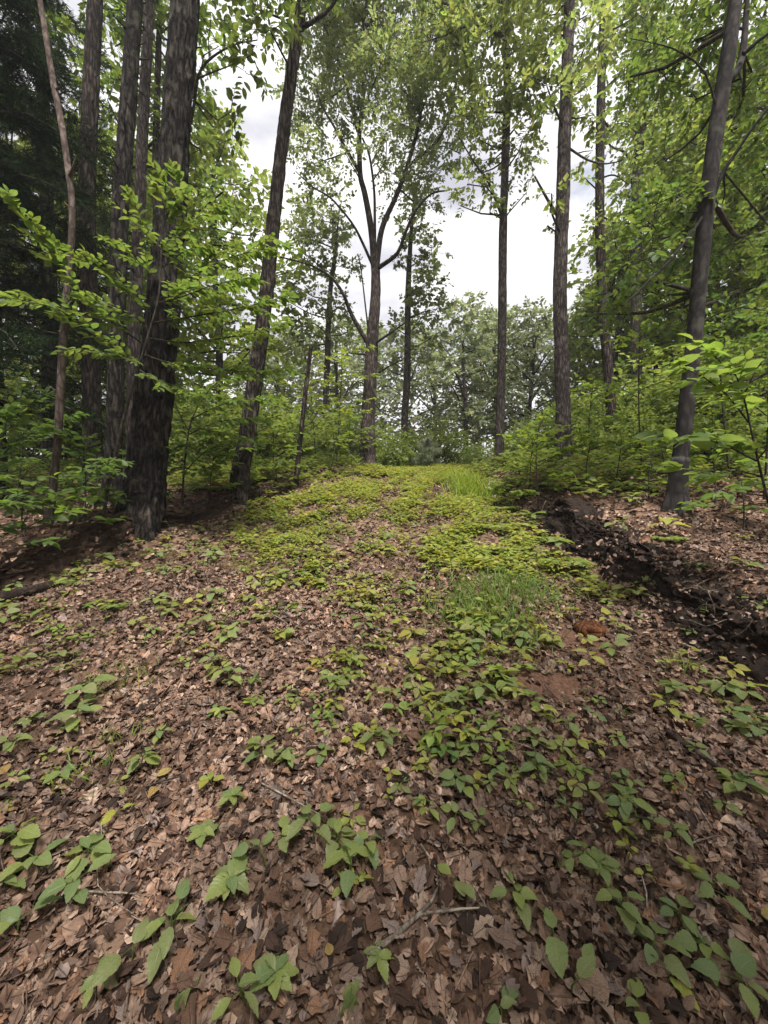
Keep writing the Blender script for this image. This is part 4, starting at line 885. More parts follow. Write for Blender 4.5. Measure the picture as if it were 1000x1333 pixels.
# far broadleaf trees
def far_tree(label, h, r, n, mat, tint, loc, s, rz, group, low=.25, ll=.20):
    trk = [np.array([0, 0, 0]), np.array([.05, .05, h * .4]), np.array([-.1, .05, h * .7]), np.array([0, 0, h * .95])]; cs = []; limbs = []
    for k in range(n):
        f = low + (1 - low) * (k + rng.random()) / n; th = k * 2.399 + rng.uniform(-.5, .5); rad_ = r * math.sin(math.pi * min(.97, (f - low) / (1 - low) * .8 + .2)) ** .7 * rng.uniform(.35, 1)
        cs.append((np.array([math.cos(th) * rad_, math.sin(th) * rad_, f * h]), .62 * rng.uniform(.7, 1.2), 1))
        if k % 5 == 0: limbs.append(([np.array([0, 0, f * h * .72]), np.array([math.cos(th) * rad_ * .5, math.sin(th) * rad_ * .5, f * h * .88]), cs[-1][0]], .05, .012))
    root = make_tree('broadleaf_tree', label, 'tree', np.zeros(3), trk, [.11, .09, .06, .015], M['barkG'], limbs, cs, lm=mat, ll=ll, m=6, dens=.34, group=group, seg=8, step=.5, tint=tint, tw=.4)
    root.location = loc; root.scale = (s, s, s); root.rotation_euler = (0, 0, rz)
    return root
gf = 'far trees beyond the crest'
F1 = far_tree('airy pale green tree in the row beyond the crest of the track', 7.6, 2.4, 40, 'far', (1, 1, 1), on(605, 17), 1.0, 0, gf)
F2 = far_tree('sunlit yellow-green tree rising behind the leaning brown trunk', 9.5, 2.2, 50, 'shrub', (1.15, 1.1, .9), on(285, 11), 1.0, .4, 'sunlit trees behind the dark trunks', low=.12)
FL = ['airy tree directly behind the slender crest trunk', 'airy tree between the slender crest trunk and the stub-limbed trunk', 'tall airy tree deep behind the feathery pines', 'pale tree half hidden by the stub-limbed trunk', 'largest pale crown deep beyond the crest', 'pale tree behind the slim ragged-crowned tree', 'pale tree seen past the stub-limbed trunk', 'pale crown deep behind the lone tall tree', 'pale tree beyond the upright bright saplings', 'pale tree beyond the snag', 'small pale tree between leaning brown trunk and snag', 'pale tree behind the slim leaning dark trunk', 'pale crown deep behind the leaning brown trunk']
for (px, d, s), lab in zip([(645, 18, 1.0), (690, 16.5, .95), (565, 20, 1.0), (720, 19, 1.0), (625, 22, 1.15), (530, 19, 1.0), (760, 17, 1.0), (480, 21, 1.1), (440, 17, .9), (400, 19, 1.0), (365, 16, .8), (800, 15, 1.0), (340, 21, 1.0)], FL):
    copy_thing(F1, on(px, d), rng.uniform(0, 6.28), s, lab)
for px, d, s, lab in [(225, 12.5, 1.1, 'sunlit leafy tree showing between the massive trunk and the pines'), (160, 13, 1.15, None), (90, 13, 1.2, None), (20, 12, 1.2, None)]:
    copy_thing(F2, on(px, d), rng.uniform(0, 6.28), s, lab or 'leafy tree glimpsed behind the stand of dark pine trunks')
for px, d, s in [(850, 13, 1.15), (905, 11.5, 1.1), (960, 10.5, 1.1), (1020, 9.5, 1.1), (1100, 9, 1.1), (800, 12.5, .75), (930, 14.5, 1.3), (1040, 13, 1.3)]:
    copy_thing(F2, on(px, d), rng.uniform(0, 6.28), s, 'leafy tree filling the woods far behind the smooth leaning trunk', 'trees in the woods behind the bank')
for x_, y_, s_, lab in [(2.2, -1.9, .95, 'unseen leafy tree added to shade the lower track, on the bank side'), (-1.9, -2.3, 1.0, 'unseen leafy tree added to shade the lower track, on the log side')]:  # unseen trees behind the camera, added so their crowns dim the foreground litter
    copy_thing(F2, (x_, y_, float(g(x_, y_)) - .05), rng.uniform(0, 6.28), s_, lab, 'unseen trees added to shade the lower track')
#@@PART3

# ------------------------------------------------------------------ seedlings and herbs on the forest floor
HT = [(1, 1, 1), (1.2, 1.12, .9), (.8, .88, 1), (1.05, .95, 1.05)]
HERB = leaf_meshes('herb', FINE, 'herb', HT)
HERBY = leaf_meshes('herby', FINE[:3], 'herb', [(1.9, 1.45, .7), (1.6, 1.35, .8)])
def herb(base, L0, n, style, label, group, yellow=False, h=None):
    root = thing('seedling', label, 'plant', base, group, 0); O = np.asarray(base, float)
    h = h if h is not None else L0 * rng.uniform(.7, 1.2); ln = rng.normal(0, .18, 2) * h
    top = np.array([ln[0], ln[1], h]); mb = MB(); tube(mb, [(0, 0, -.03), top * .5 + [ln[1] * .3, 0, 0], top], [.0026, .0022, .0016], 5, .03, tint=(.5, .6, .3))
    ph0 = rng.uniform(0, 6.28); ps = []; ds = []; us = []; sz = []
    if style == 'whorl':
        for k in range(n):
            a = ph0 + k / n * 6.28 + rng.uniform(-.15, .15); ps.append(top); ds.append((math.cos(a), math.sin(a), rng.uniform(-.25, .15))); sz.append(L0 * rng.uniform(.75, 1.1))
    elif style == 'blade':
        for k in range(n):
            a = rng.uniform(0, 6.28); ps.append((0, 0, .01)); ds.append((math.cos(a) * .3, math.sin(a) * .3, .9)); sz.append(L0 * rng.uniform(.7, 1.1))
    else:
        np_ = max(1, (n - 1) // 2)
        for k in range(n):
            if k == n - 1: ps.append(top); a = ph0 + rng.uniform(-1, 1); ds.append((math.cos(a), math.sin(a), rng.uniform(-.1, .5))); sz.append(L0 * .8); continue
            lv = k // 2; f = .45 + .55 * (lv + 1) / np_ if np_ > 1 else .95; a = ph0 + lv * 1.57 + (k % 2) * math.pi + rng.uniform(-.35, .35)
            q = top * min(f, 1); pet = L0 * rng.uniform(.15, .5); dv = np.array([math.cos(a), math.sin(a), rng.uniform(.05, .4)])
            e = q + dv * pet; tube(mb, [q, e], [.0014, .001], 4, .05, tint=(.5, .6, .3), cap=False)
            ps.append(e); ds.append((math.cos(a), math.sin(a), rng.uniform(-.35, .15))); sz.append(L0 * rng.uniform(.7, 1.15))
    obj('stem', mb.mesh('stem', M['herb']), root)
    ps = np.array(ps); ds = np.array(ds); us = np.array([0, 0, 1.]) + rng.normal(0, .25, (len(ps), 3))
    if style == 'blade': us = rng.normal(0, 1, (len(ps), 3)) * [1, 1, .1] + [0, -1, 0]
    add_leaf_objs(root, np.zeros(3), ps, frames(ds, us, sz), HERBY if yellow else HERB)
    return root
FG = [  # px, py, leaf length px, leaves, style, label (None: an ordinary one), yellow
    (105, 940, 32, 7, 'pair', 'dense lobed-looking green seedling alone on bare brown soil', 0), (45, 938, 22, 4, 'pair', None, 0), (15, 975, 26, 5, 'pair', None, 0), (120, 910, 16, 3, 'pair', None, 0), (185, 995, 26, 7, 'pair', None, 0), (208, 960, 22, 4, 'pair', None, 0), (138, 1000, 26, 1, 'blade', None, 0),
    (160, 1072, 24, 3, 'pair', 'small yellowing seedling with a browned lower leaf', 1), (262, 1098, 32, 5, 'whorl', 'five-leaflet creeper whorl beside a dark twig', 0), (298, 1056, 24, 5, 'whorl', 'smaller five-leaflet creeper sprout with starry leaves', 0), (25, 1098, 34, 6, 'pair', None, 0),
    (272, 872, 20, 5, 'pair', None, 0), (300, 888, 24, 5, 'pair', None, 0), (345, 990, 28, 7, 'pair', None, 0), (378, 992, 20, 5, 'pair', None, 0), (422, 988, 22, 5, 'pair', None, 0), (492, 975, 28, 8, 'pair', None, 0), (440, 898, 18, 4, 'pair', None, 0), (432, 922, 18, 4, 'pair', None, 1),
    (600, 922, 22, 6, 'whorl', None, 0), (612, 968, 22, 5, 'whorl', None, 0), (604, 1028, 24, 7, 'pair', None, 0), (592, 1066, 26, 4, 'pair', None, 0), (545, 1050, 22, 3, 'pair', None, 0), (656, 892, 24, 7, 'pair', None, 0), (566, 920, 18, 4, 'pair', None, 1), (642, 945, 20, 5, 'pair', None, 0),
    (372, 1104, 30, 4, 'pair', None, 0), (404, 1100, 36, 5, 'pair', 'broad-leaved seedling in the row of three before the pale forked stick', 0), (442, 1108, 34, 7, 'pair', None, 0), (480, 1112, 28, 5, 'pair', None, 0), (460, 1140, 42, 4, 'pair', None, 0), (350, 1135, 38, 2, 'pair', None, 0),
    (705, 1012, 26, 7, 'pair', None, 0), (690, 972, 22, 5, 'pair', None, 0), (736, 955, 22, 5, 'pair', None, 0), (770, 938, 20, 3, 'pair', None, 0), (740, 1058, 24, 4, 'pair', None, 0), (816, 1060, 30, 7, 'pair', None, 0), (812, 1020, 20, 4, 'pair', None, 0), (880, 908, 28, 8, 'whorl', None, 0), (868, 926, 22, 5, 'pair', None, 1),
    (958, 1030, 34, 8, 'pair', None, 0), (990, 948, 26, 6, 'pair', None, 0), (958, 912, 26, 6, 'pair', None, 0), (776, 978, 18, 4, 'pair', None, 1), (878, 1088, 26, 4, 'pair', None, 0), (985, 960, 26, 5, 'pair', None, 0),
    (55, 1128, 34, 4, 'pair', None, 0), (112, 1122, 38, 7, 'pair', None, 0), (98, 1180, 42, 4, 'pair', 'seedling of three broad drooping leaves over a dark hollow in the litter', 0), (22, 1228, 44, 3, 'pair', None, 0), (305, 1156, 40, 8, 'whorl', 'many-leaved pale green creeper whorl standing by itself in brown litter', 0),
    (222, 1238, 44, 6, 'pair', None, 0), (170, 1262, 46, 3, 'pair', None, 0), (130, 1300, 32, 4, 'pair', None, 0), (235, 1330, 44, 2, 'blade', 'upright dark green leaf blade pair poking from the litter', 0), (325, 1310, 44, 4, 'pair', None, 0), (356, 1286, 44, 6, 'whorl', None, 0), (452, 1325, 66, 2, 'blade', 'long single upright blade leaf next to the pale forked stick', 0),
    (490, 1270, 34, 4, 'whorl', 'little starry sprout under the thick end of the pale forked stick', 0), (596, 1172, 34, 3, 'pair', 'three-leaved sprout at the thin tip of the pale forked stick', 0), (680, 1180, 40, 5, 'pair', None, 0), (720, 1240, 44, 3, 'pair', None, 0), (745, 1300, 52, 2, 'pair', None, 0),
    (790, 1146, 36, 9, 'whorl', 'fullest bright green whorl of leaves on the foreground litter', 0), (815, 1205, 40, 5, 'pair', None, 0), (842, 1240, 40, 5, 'pair', None, 0), (885, 1205, 34, 5, 'pair', None, 0), (930, 1178, 34, 4, 'pair', None, 0), (870, 1290, 30, 3, 'pair', None, 1), (925, 1258, 36, 5, 'pair', None, 0),
    (968, 1310, 56, 4, 'pair', None, 0), (836, 1332, 36, 3, 'pair', None, 0), (655, 1335, 36, 3, 'pair', None, 0), (8, 1160, 30, 4, 'pair', None, 0), (842, 765, 26, 6, 'pair', 'leafy seedling spilling over the dark ridge of earth', 0), (955, 800, 26, 5, 'pair', 'five-leaved seedling on the crest of the dark ridge', 0), (985, 795, 26, 6, 'pair', 'six-leaved seedling at the dark ridge under the young beech', 0), (760, 705, 22, 5, 'whorl', 'whorled sprout behind the dark ridge', 0), (725, 718, 26, 8, 'whorl', 'bushy sprout in front of the arching fern', 0), (905, 748, 18, 4, 'pair', 'small sprout in the litter of the bank top', 0), (690, 682, 24, 7, 'pair', 'dense sprout at the lower end of the dark ridge', 0), (862, 692, 26, 4, 'pair', 'yellow-green broad leaves at the foot of the smooth leaning trunk', 1), (800, 690, 20, 5, 'pair', 'little sprout amid the dry leaves of the bank top', 0),
    (560, 1000, 18, 4, 'pair', None, 1), (520, 1030, 18, 4, 'pair', None, 0)]
gph = 'green seedlings coming up through the dead leaves'
for x, y, l, n, stl, lab, yl in FG:
    b, d = hit(x, y + 6)
    if lab is None:
        lm_ = [('the red soil patch', 715, 900), ('the pale forked stick', 540, 1215), ('the dark rotting stick', 900, 985), ('the many-leaved creeper whorl', 305, 1156), ('the fullest bright whorl', 790, 1146), ('the five-leaflet creeper', 262, 1098), ('the lobed seedling on bare soil', 105, 940), ('the rusty rotten wood', 768, 824), ('the drooping three-leaved seedling', 98, 1180), ('the foot of the dark bank', 960, 870)]
        q = min(lm_, key=lambda e: (e[1] - x) ** 2 + (e[2] - y) ** 2); dist_ = math.hypot(q[1] - x, q[2] - y)
        lab = ('yellowing ' if yl else '') + {2: 'two-leaved', 3: 'three-leaved', 4: 'four-leaved', 5: 'five-leaved', 6: 'six-leaved', 7: 'seven-leaved', 8: 'bushy eight-leaved', 9: 'bushy nine-leaved', 1: 'single-bladed'}[n + (1 if n > 3 else 0)] + (' broad' if l > 33 else ' small' if l < 22 else '') + ' seedling in the litter ' + ('close to ' if dist_ < 75 else 'a little way from ' if dist_ < 150 else 'well away from ') + q[0]
    herb(b, l * d / FPX * .76, n + (1 if n > 3 else 0), stl, lab or 'small green seedling growing up through the brown leaf litter', gph, bool(yl), h=l * d / FPX * rng.uniform(.5, .95))
# scattered seedlings in the middle distance (small: one mesh each)
def plant_density(x, y):
    """how green the track floor is"""
    gl = np.maximum(xl(y), np.interp(y, [1, 2, 3, 4, 5.2, 6.5], [.0, -.35, -.95, -1.45, -1.75, -1.4]))
    inp = sstep(-.3, .45, x - gl) * sstep(.05, .5, xr(y) - x)
    grow = sstep(1.4, 5.0, y); mid = (xr(y) + xl(y)) / 2
    rut = 1 - .9 * np.exp(-((x - mid - .66) / .17) ** 2) * (y < 8) - .9 * np.exp(-((x - mid - .05) / .17) ** 2) * (y < 8) - .5 * np.exp(-((x - xr(y) + .32) / .16) ** 2) * (y > 3)
    pat = sstep(-.22, .22, vnoise(x * 1.7, y * 1.7, 61) + .6 * vnoise(x * 5, y * 5, 62) + .16 * grow)
    return np.clip(inp * (.2 + .8 * grow) * rut * pat + .10 * pat * (1 - inp) * sstep(4, 7, y), 0, 1)
SP = []
for k in range(10):
    mb = MB(); n = int(rng.integers(4, 8)); h = .05; tube(mb, [(0, 0, -.02), (0, 0, h * .5), (.005, 0, h)], [.002, .0018, .0014], 4, .05, tint=(.4, .5, .3)); a0 = rng.uniform(0, 6)
    a = a0 + np.arange(n) / n * 6.28 + rng.uniform(-.3, .3, n); ds = np.stack([np.cos(a), np.sin(a), rng.uniform(-.3, .3, n)], -1)
    mb.inst(LEAFB, frames(ds, np.array([0, 0, 1.]) + rng.normal(0, .3, (n, 3)), .062 * rng.uniform(.7, 1.2, n)), np.array([0, 0, h]) + rng.normal(0, .008, (n, 3)) + ds * .01, tints(n, [(1.5, 1.25, .8), (1.15, 1.08, .9), (1, 1, 1)][k % 3], .15))
    SP.append(mb.mesh('seedling', M['herb']))
cnt = 0
while cnt < 285:
    y = rng.uniform(1.15, 4.4); x = rng.uniform(-1.05, 1.05) * y
    if rng.random() > (.2 + .8 * float(plant_density(x, y))) * (1.0 if -3.2 < x < 2 else .35): continue
    o = obj('seedling', SP[cnt % 10], None, None, 'tiny ' + ('yellow-green' if cnt % 10 % 3 == 0 else 'fresh green' if cnt % 10 % 3 == 1 else 'deep green') + ' seedling ' +
            ('beside the dark ridge of earth' if x > float(xr(y)) - .45 else 'in the brown litter on the massive trunk side of the track' if x < -.9 else 'at the edge of the green carpet up the track' if y > 2.9 else 'in the open litter below the green carpet'), 'plant', 'tiny seedlings dotted over the lower track')
    o.location = (x, y, float(g(x, y))); o.rotation_euler = (rng.normal(0, .12), rng.normal(0, .12), rng.uniform(0, 6.28)); s = rng.uniform(.7, 1.5) * (.62 if y < 1.9 else 1); o.scale = (s, s, s); cnt += 1
# the carpet of low plants on the upper track: nobody could count it
def cover(npts, x0, x1, y0, y1, dens, ll, n, tint, name, mat, proto, h, label, var=.25):
    x = rng.uniform(x0, x1, npts); y = rng.uniform(y0, y1, npts); k = rng.random(npts) < dens(x, y); x, y = x[k], y[k]; z = g(x, y)
    lv = MB(); m_ = len(x); hh = h * rng.uniform(.4, 1.3, m_); big = .8 + .9 * (vnoise(x * 2.3, y * 2.3, 33) + .5) * rng.uniform(.6, 1.2, m_)
    tn = tints(m_, tint, var, .15); a0 = rng.uniform(0, 6.28, m_)
    for i in range(n):
        a = a0 + i / n * 6.28 + rng.uniform(-.4, .4, m_); dv = np.stack([np.cos(a), np.sin(a), rng.uniform(-.3, .4, m_)], -1)
        ps = np.stack([x, y, z + hh * (.6 + .5 * i / n)], -1) + dv * .012
        lv.inst(proto, frames(dv, np.array([0, 0, 1.]) + rng.normal(0, .28, (m_, 3)), ll * big * rng.uniform(.6, 1.2, m_)), ps, tn * rng.uniform(.85, 1.15, (m_, 1)))
    return obj(name, lv.mesh(name, M[mat], smooth=False), None, 'stuff', label)
cover(13000, -3.6, 4.5, 1.6, 11.5, lambda x, y: plant_density(x, y) * .9 * sstep(-.3, .2, vnoise(x * 3, y * 3, 91)), .048, 5, (1.0, 1.05, .95), 'ground_cover', 'cover', LEAFB, .07, 'darker broad-leaved weeds mixed into the green of the track', .35)
for ya, yb, pro, nn in ((1.6, 5.6, LEAF8, 17000), (5.6, 11.5, LEAF2, 22000)):
    cover(nn, -3.6, 4.5, ya, yb, lambda x, y: plant_density(x, y) * .85 * (.3 + .7 * sstep(1.9, 4.2, y)), .047, 6, (1.15, 1.1, .85), 'ground_cover', 'cover', pro, .10, 'carpet of low yellow-green plants covering the ' + ('lower and middle track' if ya < 3 else 'top of the track'))
cover(9000, -2.9, 2.2, 1.3, 5.2, lambda x, y: np.clip(.16 + plant_density(x, y), 0, 1) * sstep(-.1, .3, vnoise(x * 2.2, y * 2.2, 71) + .1) * .6, .042, 5, (.85, .95, .9), 'ground_cover', 'cover', LEAF8, .04, 'thin scatter of tiny weeds in the leaf litter')
def side_d(x, y):
    return ((x < xl(y) - .1) | (x > xr(y) + .35)) * sstep(3.6, 6.5, y + .25 * (x > 0)) * sstep(-.25, .2, vnoise(x * .9, y * .9, 77)) * .9 + .8 * ((x < xl(y) + .02) & (x > xl(y) - 1.5)) * sstep(5.2, 6.4, y) + .9 * ((x > xr(y) - .15) & (x < xr(y) + 1.3)) * sstep(4.4, 5.6, y) * sstep(-.3, .1, vnoise(x * 2, y * 2, 78))
cover(15000, -9, 9, 3.5, 14, side_d, .085, 6, (.85, .9, .85), 'undergrowth', 'cover', LEAF2, .24, 'ankle-high mixed undergrowth spreading under the trees beside the track')
# grass tufts
def grass(areas, label):
    lv = MB(); pr_ = (np.array([[-.03, 0, 0], [.03, 0, 0], [-.022, .5, .03], [.022, .5, .03], [0, 1, -.12]]), np.array([[0, 1, 3], [0, 3, 2], [2, 3, 4]]), np.array([[0, 0], [1, 0], [0, .5], [1, .5], [.5, 1]]))
    for px, py, a, b_, n, l, tn in areas:
        c, _ = hit(px, py); q = rng.normal(0, .5, (n, 2)) * [a, b_]; x = c[0] + q[:, 0]; y = c[1] + q[:, 1]
        th = rng.uniform(0, 6.28, n); dv = np.stack([np.cos(th) * .55, np.sin(th) * .55, rng.uniform(.5, 1.2, n)], -1)
        lv.inst(pr_, frames(dv, np.array([0, 0, 1.]) + rng.normal(0, .3, (n, 3)), l * rng.uniform(.5, 1.2, n)), np.stack([x, y, g(x, y) - .01], -1), tints(n, tn, .25))
    obj('grass', lv.mesh('grass', M['grass'], smooth=False), None, 'stuff', label)
grass([(640, 790, .38, .5, 800, .16, (1, 1, 1)), (600, 800, .3, .4, 350, .13, (1, 1, 1)), (680, 770, .25, .35, 350, .14, (.9, 1, 1)), (612, 640, .35, .9, 700, .30, (1.35, 1.25, .8)), (590, 625, .5, .8, 400, .22, (1.4, 1.25, .8)), (560, 655, .5, .8, 260, .15, (1.3, 1.2, .8)),
       (155, 895, .16, .14, 70, .10, (1.1, 1, .9)), (170, 885, .25, .14, 70, .09, (1.3, 1.1, .9)), (95, 1025, .10, .10, 30, .11, (1.2, 1.05, .9)), (135, 985, .09, .1, 30, .12, (1.2, 1.05, .9)), (400, 690, .5, .6, 350, .10, (1.2, 1.1, .8)), (350, 740, .5, .4, 260, .09, (1.2, 1.1, .8)),
       (820, 1080, .05, .05, 16, .10, (1.5, 1.2, .8)), (890, 870, .1, .1, 40, .12, (1.1, 1.1, .9))], 'tufts of fine green grass along the track')

# ------------------------------------------------------------------ ferns and low green plants on the banks
def fern_proto(loc, rz, s, label, group):
    root = thing('fern', label, 'fern', loc, group, rz, s)
    for k in range(9):
        mb = MB(); th = k / 9 * 6.28 + rng.uniform(-.25, .25); l = rng.uniform(.32, .48); t = np.linspace(0, 1, 13)
        dv = np.array([math.cos(th), math.sin(th), 0]); c = dv * (l * t)[:, None] * .9 + np.array([0, 0, 1.]) * (l * (.75 * t - .75 * t * t))[:, None]
        tube(mb, c[::4], [.003, .0025, .002, .001], 4, .1, tint=(.6, .6, .4)); pv = np.array([-dv[1], dv[0], 0])
        for s_ in (-1, 1):
            q = c[2:]; w_ = np.sin(np.pi * (t[2:] * .85 + .12)) * .13
            mb.inst((LEAF8[0] * [.62, 1, 1], LEAF8[1], LEAF8[2]), frames(pv * s_ + dv * .35 + rng.normal(0, .06, (len(q), 3)), np.array([0, 0, 1.]) + rng.normal(0, .2, (len(q), 3)), w_ * 1.1), q, tints(len(q), (1.15, 1.15, .9), .15))
        obj('frond', mb.mesh('frond', M['herb']), root)
    return root
FE = [(735, 738, .75, 'arching green fern in the gap of the dark cut bank'), (708, 705, .6, 'small fern rooted at the top lip of the bank below the bright sapling'), (850, 775, .45, None), (950, 800, .5, None), (648, 690, .7, None), (655, 665, .7, None), (790, 625, .9, None), (760, 640, .7, None), (830, 640, .8, None),
      (340, 625, .8, None), (420, 622, .7, None), (370, 635, .6, None), (450, 618, .7, None), (675, 628, .8, None), (640, 720, .5, None), (150, 790, .35, None), (85, 760, .4, None), (280, 640, .8, None), (870, 705, .4, None), (715, 635, .8, None)]
b, _ = hit(*FE[0][:2]); F0 = fern_proto(b, 0, FE[0][2], FE[0][3], 'ferns beside the track')
for x, y, s, lab in FE[1:]:
    b, _ = hit(x, y); copy_thing(F0, b, rng.uniform(0, 6.28), s, lab or 'low arching fern beside the track', 'ferns beside the track')

# ------------------------------------------------------------------ dead wood
def stick(name, label, cat, polys, mat, group=None, kind_pts=None, lift=.012):
    base, d = hit(*polys[0][0][0]); root = None
    for j, (pts, w0, w1) in enumerate(polys):
        q = []
        for x, y in pts:
            h_, dd = hit(x, y); q.append(h_ + [0, 0, lift + w0 * .5])
        mb = MB(); tube(mb, q, np.linspace(w0, w1, len(q)), 8, .03, .12, .05, seed=j)
        if len(polys) == 1:
            o = obj(name, mb.mesh(name, M[mat], origin=base), None, None, label, cat, group); o.location = Vector([float(v) for v in base]); return o
        if root is None: root = thing(name, label, cat, base, group)
        obj('main_stem' if j == 0 else 'side_branch', mb.mesh('stick', M[mat], origin=base), root)
    return root
stick('fallen_branch', 'pale forked dead stick lying on the leaf litter', 'stick', [([(478, 1268), (500, 1248), (522, 1233), (545, 1212), (560, 1192), (573, 1172)], .0085, .004), ([(540, 1214), (556, 1207), (574, 1206)], .005, .003), ([(574, 1212), (600, 1207), (630, 1203)], .004, .002)], 'stick', lift=.03)
stick('fallen_branch', 'thick dark rotting stick half buried in leaves below the bank', 'stick', [([(868, 962), (890, 975), (912, 992), (935, 1010)], .014, .010)], 'log', lift=.015)
stick('fallen_branch', 'thin curved twig beside the pale forked stick', 'stick', [([(548, 1115), (565, 1135), (575, 1160)], .003, .0015), ([(616, 1170), (630, 1190), (640, 1225)], .003, .0015)], 'stick', lift=.02)
for x0, y0, x1, y1, w_, lab in [(-30, 728, 92, 708, .05, 'dark mossy log lying at the foot of the thin crooked trunk'), (-20, 790, 70, 768, .045, 'short half-sunk rotten log before the low earth bank'), (10, 712, 130, 694, .02, 'thin dead pole lying behind the dark mossy log'), (0, 690, 120, 688, .018, 'dead branch on the ground under the conifer'),
                               (618, 636, 660, 640, .035, 'broken dark log end sticking out at the crest of the track'), (640, 655, 690, 648, .025, 'weathered root-like log crossing the bank near the crest'), (440, 622, 520, 614, .03, 'mossy pole lying across the foot of the lone tall tree'), (250, 665, 300, 650, .03, 'dead root arching from the base of the leaning brown trunk')]:
    stick('fallen_log', lab, 'log', [([(x0, y0), ((x0 + x1) / 2, (y0 + y1) / 2 + 2), (x1, y1)], w_, w_ * .75)], 'log', lift=.02)
for k in range(46):
    y = rng.uniform(1.0, 4.5); x = rng.uniform(-1, 1) * y; a = rng.uniform(0, 6.28); l = rng.uniform(.1, .35); w_ = rng.uniform(.0018, .004); mb = MB()
    q = [np.array([x + math.cos(a + .25 * i * rng.uniform(-1, 1)) * l * i / 3, y + math.sin(a) * l * i / 3, 0]) for i in range(4)]
    for p_ in q: p_[2] = float(g(p_[0], p_[1])) + .022 + rng.uniform(0, .012)
    b = q[0].copy(); tube(mb, q, [w_, w_, w_ * .8, w_ * .4], 5, .05, .1)
    o = obj('twig', mb.mesh('twig', M['stick'] if k % 2 else M['twig'], origin=b), None, None, 'thin dead twig lying among the fallen leaves', 'twig', 'dead twigs among the fallen leaves'); o.location = Vector([float(v) for v in b])
# rusty rotten wood chunk
b, d = hit(768, 824); mb = MB()
nu, nv = 16, 10; U_, V_ = np.meshgrid(np.arange(nu) / nu * 2 * np.pi, np.linspace(0, np.pi, nv)); rr = .085 * (1 + .5 * vnoise(U_ * 2.1, V_ * 3, 9) + .3 * vnoise(U_ * 5, V_ * 6, 10))
q = np.stack([rr * np.sin(V_) * np.cos(U_) * 1.2, rr * np.sin(V_) * np.sin(U_), rr * np.cos(V_) * .6 + .012], -1).reshape(-1, 3)
i_ = np.arange(nv - 1)[:, None] * nu; j_ = np.arange(nu)[None]; mb.add(q, None, np.stack([i_ + j_, i_ + (j_ + 1) % nu, i_ + nu + (j_ + 1) % nu, i_ + nu + j_], -1).reshape(-1, 4))
o = obj('rotten_wood', mb.mesh('rotten_wood', M['rot'], smooth=True), None, None, 'rusty orange lump of rotten wood on bare red soil', 'wood'); o.location = Vector([float(v) for v in b])

# ------------------------------------------------------------------ fallen leaves
PAL = np.array([(.31, .205, .153), (.255, .16, .116), (.155, .09, .064), (.085, .05, .037), (.40, .285, .22), (.22, .148, .118), (.045, .029, .023), (.27, .15, .095), (.27, .20, .175)])
PW = np.array([.18, .19, .18, .12, .07, .1, .06, .05, .05]); PW /= PW.sum()
def litter_pts(n, y0, y1, wide=1.12):
    y = np.sqrt(rng.uniform(y0 ** 2, y1 ** 2, n)); x = rng.uniform(-wide, wide, n) * (y + .25); return x, y
def litter_place(x, y, size, tilt, thin=True):
    n = len(x); bare = np.maximum(soil_mask(x, y) * .62, red_mask(x, y) * .9) if thin else np.zeros(n); keep = rng.random(n) > bare
    # no leaf stands on the undercut faces
    dr = x - xr(y); dl = xl(y) - x; keep &= ~((dr > -.10) & (dr < .16) & (rng.random(n) < .6) & (y < 5.2)); keep &= ~((dl > -.05) & (dl < .16) & (rng.random(n) < .6))
    lift_ = .06 * ((dr > -.05) & (dr < .5) & (y < 5.2)) + .09 * ((dl > .0) & (dl < .55) & (y < 6.4) & (y > 2.4))
    x, y, lift_ = x[keep], y[keep], lift_[keep]; n = len(x); e = .03
    gx = (g(x + e, y) - g(x - e, y)) / (2 * e); gy = (g(x, y + e) - g(x, y - e)) / (2 * e); nm = nrm(np.stack([-gx, -gy, np.ones(n)], -1)) + rng.normal(0, tilt, (n, 3))
    th = rng.uniform(0, 6.28, n); dv = np.stack([np.cos(th), np.sin(th), np.zeros(n)], -1); dv = nrm(dv - nrm(nm) * np.sum(dv * nrm(nm), 1, keepdims=True))
    s = size * np.clip(rng.lognormal(-.08, .36, n), .35, 1.55); ps = np.stack([x, y, top(x, y, g(x, y)) + rng.uniform(-.002, .02, n)], -1) - dv * s[:, None] * .5
    patch = 1 + .55 * vnoise(x * 2.6, y * 2.6, 15) + .3 * vnoise(x * 7, y * 7, 17)
    return ps, frames(dv, nm, s), (PAL[rng.choice(len(PAL), n, p=PW)] * .95 * rng.uniform(.6, 1.3, (n, 1)) * patch[:, None])
x, y = litter_pts(17500, .75, 3.4); ps, fr, tn = litter_place(x, y, .05, .34)
dist = np.linalg.norm(ps - CAMP, axis=1); px_, py_, _ = proj(ps); vis = (px_ > 5) & (px_ < 995) & (py_ < 1328)
order = np.argsort(np.where(vis, dist, 99)); near, rest = order[:300], order[300:]
LM = []
for i, p_ in enumerate(CRUMP):
    for j in range(5):
        mb = MB(); mb.add(p_[0], p_[1], None, PAL[(i + 3 * j) % len(PAL)] * .95, p_[2]); LM.append(mb.mesh('fallen_leaf', M['litter']))
add_leaf_objs(ground, np.zeros(3), ps[near] + [0, 0, .012], fr[near] * 1.12, LM, 'fallen_leaf')
lt = MB(); ch = rng.integers(0, len(OAK), len(rest))
for i in range(len(OAK)):
    k = rest[ch == i]; lt.inst(OAK[i], fr[k], ps[k], tn[k])
x, y = litter_pts(30000, .75, 3.7); ps, fr, tn = litter_place(x, y, .026, .45)
lt_near = litter_place(*litter_pts(6500, .72, 1.9), .042, .36, False)
ch = rng.integers(0, len(OAK), len(lt_near[0]))
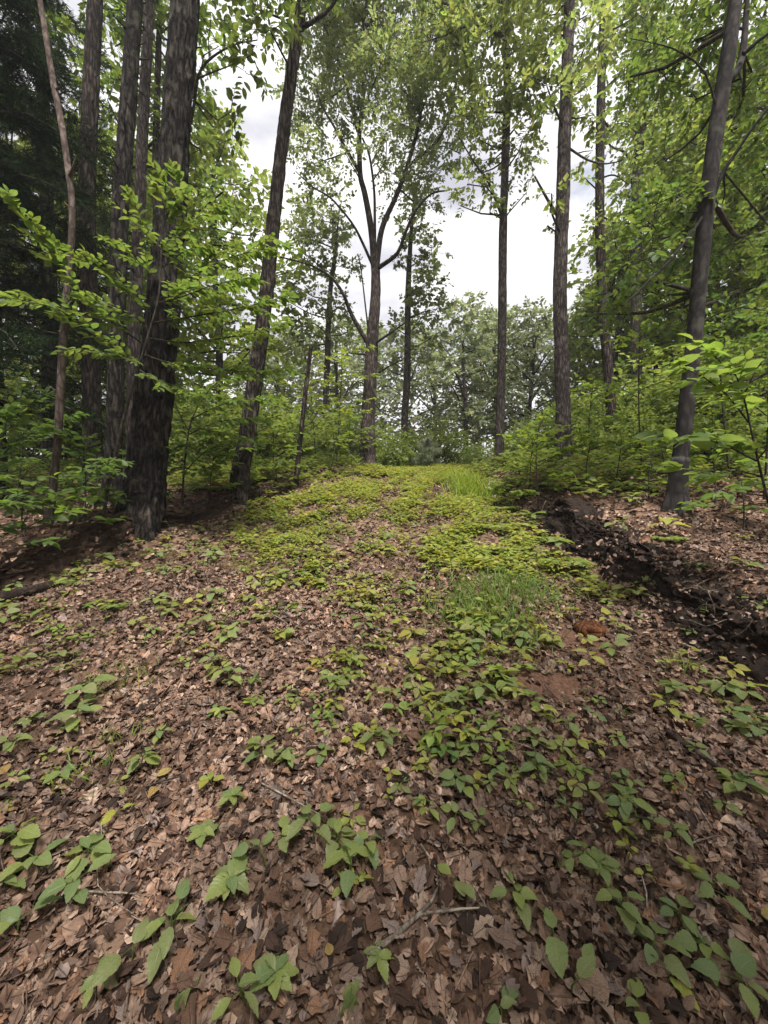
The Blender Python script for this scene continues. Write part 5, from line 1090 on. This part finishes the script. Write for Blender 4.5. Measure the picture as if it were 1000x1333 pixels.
for i in range(len(OAK)):
    k = ch == i; lt.inst(OAK[i], lt_near[1][k], lt_near[0][k], lt_near[2][k])
ch = rng.integers(0, len(FRAG), len(ps))
for i in range(len(FRAG)): lt.inst(FRAG[i], fr[ch == i], ps[ch == i], tn[ch == i])
x, y = litter_pts(26000, 3.1, 8.5, 1.0); ps, fr, tn = litter_place(x, y, .052, .4)
ch = rng.integers(0, len(FRAG), len(ps))
for i in range(len(FRAG)): lt.inst(FRAG[i], fr[ch == i], ps[ch == i], tn[ch == i])
x, y = litter_pts(2600, .75, 4.0); q = litter_place(x, y, .075, .22)
lt.inst((np.array([[-.022, 0, 0], [.022, 0, 0], [0, 0, .03], [-.014, 1, .02], [.014, 1, .02], [.01, 1, .04]]), np.array([[0, 1, 4], [0, 4, 3], [1, 2, 5], [1, 5, 4], [2, 0, 3], [2, 3, 5]]), np.zeros((6, 2))), q[1], q[0] + [0, 0, .012], q[2] * .8)
obj('leaf_litter', lt.mesh('leaf_litter', M['litter'], smooth=True), ground, 'stuff')
# a few yellowed leaves lying on top
YM = []
for i in range(3):
    mb = MB(); mb.add(FINE[i][0], FINE[i][1], None, [(.36, .27, .09), (.33, .22, .08), (.38, .32, .14)][i], FINE[i][2]); YM.append(mb.mesh('fallen_leaf', M['litter']))
for x, y, l, in [(8, 1022, 22), (205, 1026, 18), (205, 1042, 16), (262, 1030, 14), (545, 880, 14), (990, 1210, 34), (640, 900, 12), (430, 1262, 16)]:
    b, d = hit(x, y); th = rng.uniform(0, 6.28); dv = np.array([[math.cos(th), math.sin(th), .1]])
    o_ = add_leaf_objs(ground, np.zeros(3), [b + [0, 0, .035]], frames(dv, np.array([[.1, -.25, 1.]]), [l * d / FPX]), YM, 'fallen_leaf')

# ------------------------------------------------------------------ the thin damp air that pales the far trees
m, t, N, L = mat_new('haze')
ho = N('ShaderNodeOutputMaterial'); pv = N('ShaderNodeVolumePrincipled'); pv.inputs['Color'].default_value = (.95, .97, 1, 1); pv.inputs['Density'].default_value = .0016
L(pv.outputs[0], ho.inputs['Volume'])
x0, x1, y0, y1, z0, z1 = ax[0] - 2, ax[-1] + 2, ay[0] - 2, ay[-1] + 2, float(Z.min()) - 1.0, 19.0
mb = MB(); mb.add([(x0, y0, z0), (x1, y0, z0), (x1, y1, z0), (x0, y1, z0), (x0, y0, z1), (x1, y0, z1), (x1, y1, z1), (x0, y1, z1)], None, [(0, 3, 2, 1), (4, 5, 6, 7), (0, 1, 5, 4), (1, 2, 6, 5), (2, 3, 7, 6), (3, 0, 4, 7)])
obj('haze', mb.mesh('haze', m, smooth=False), None, 'stuff')
SC.cycles.volume_bounces = 0
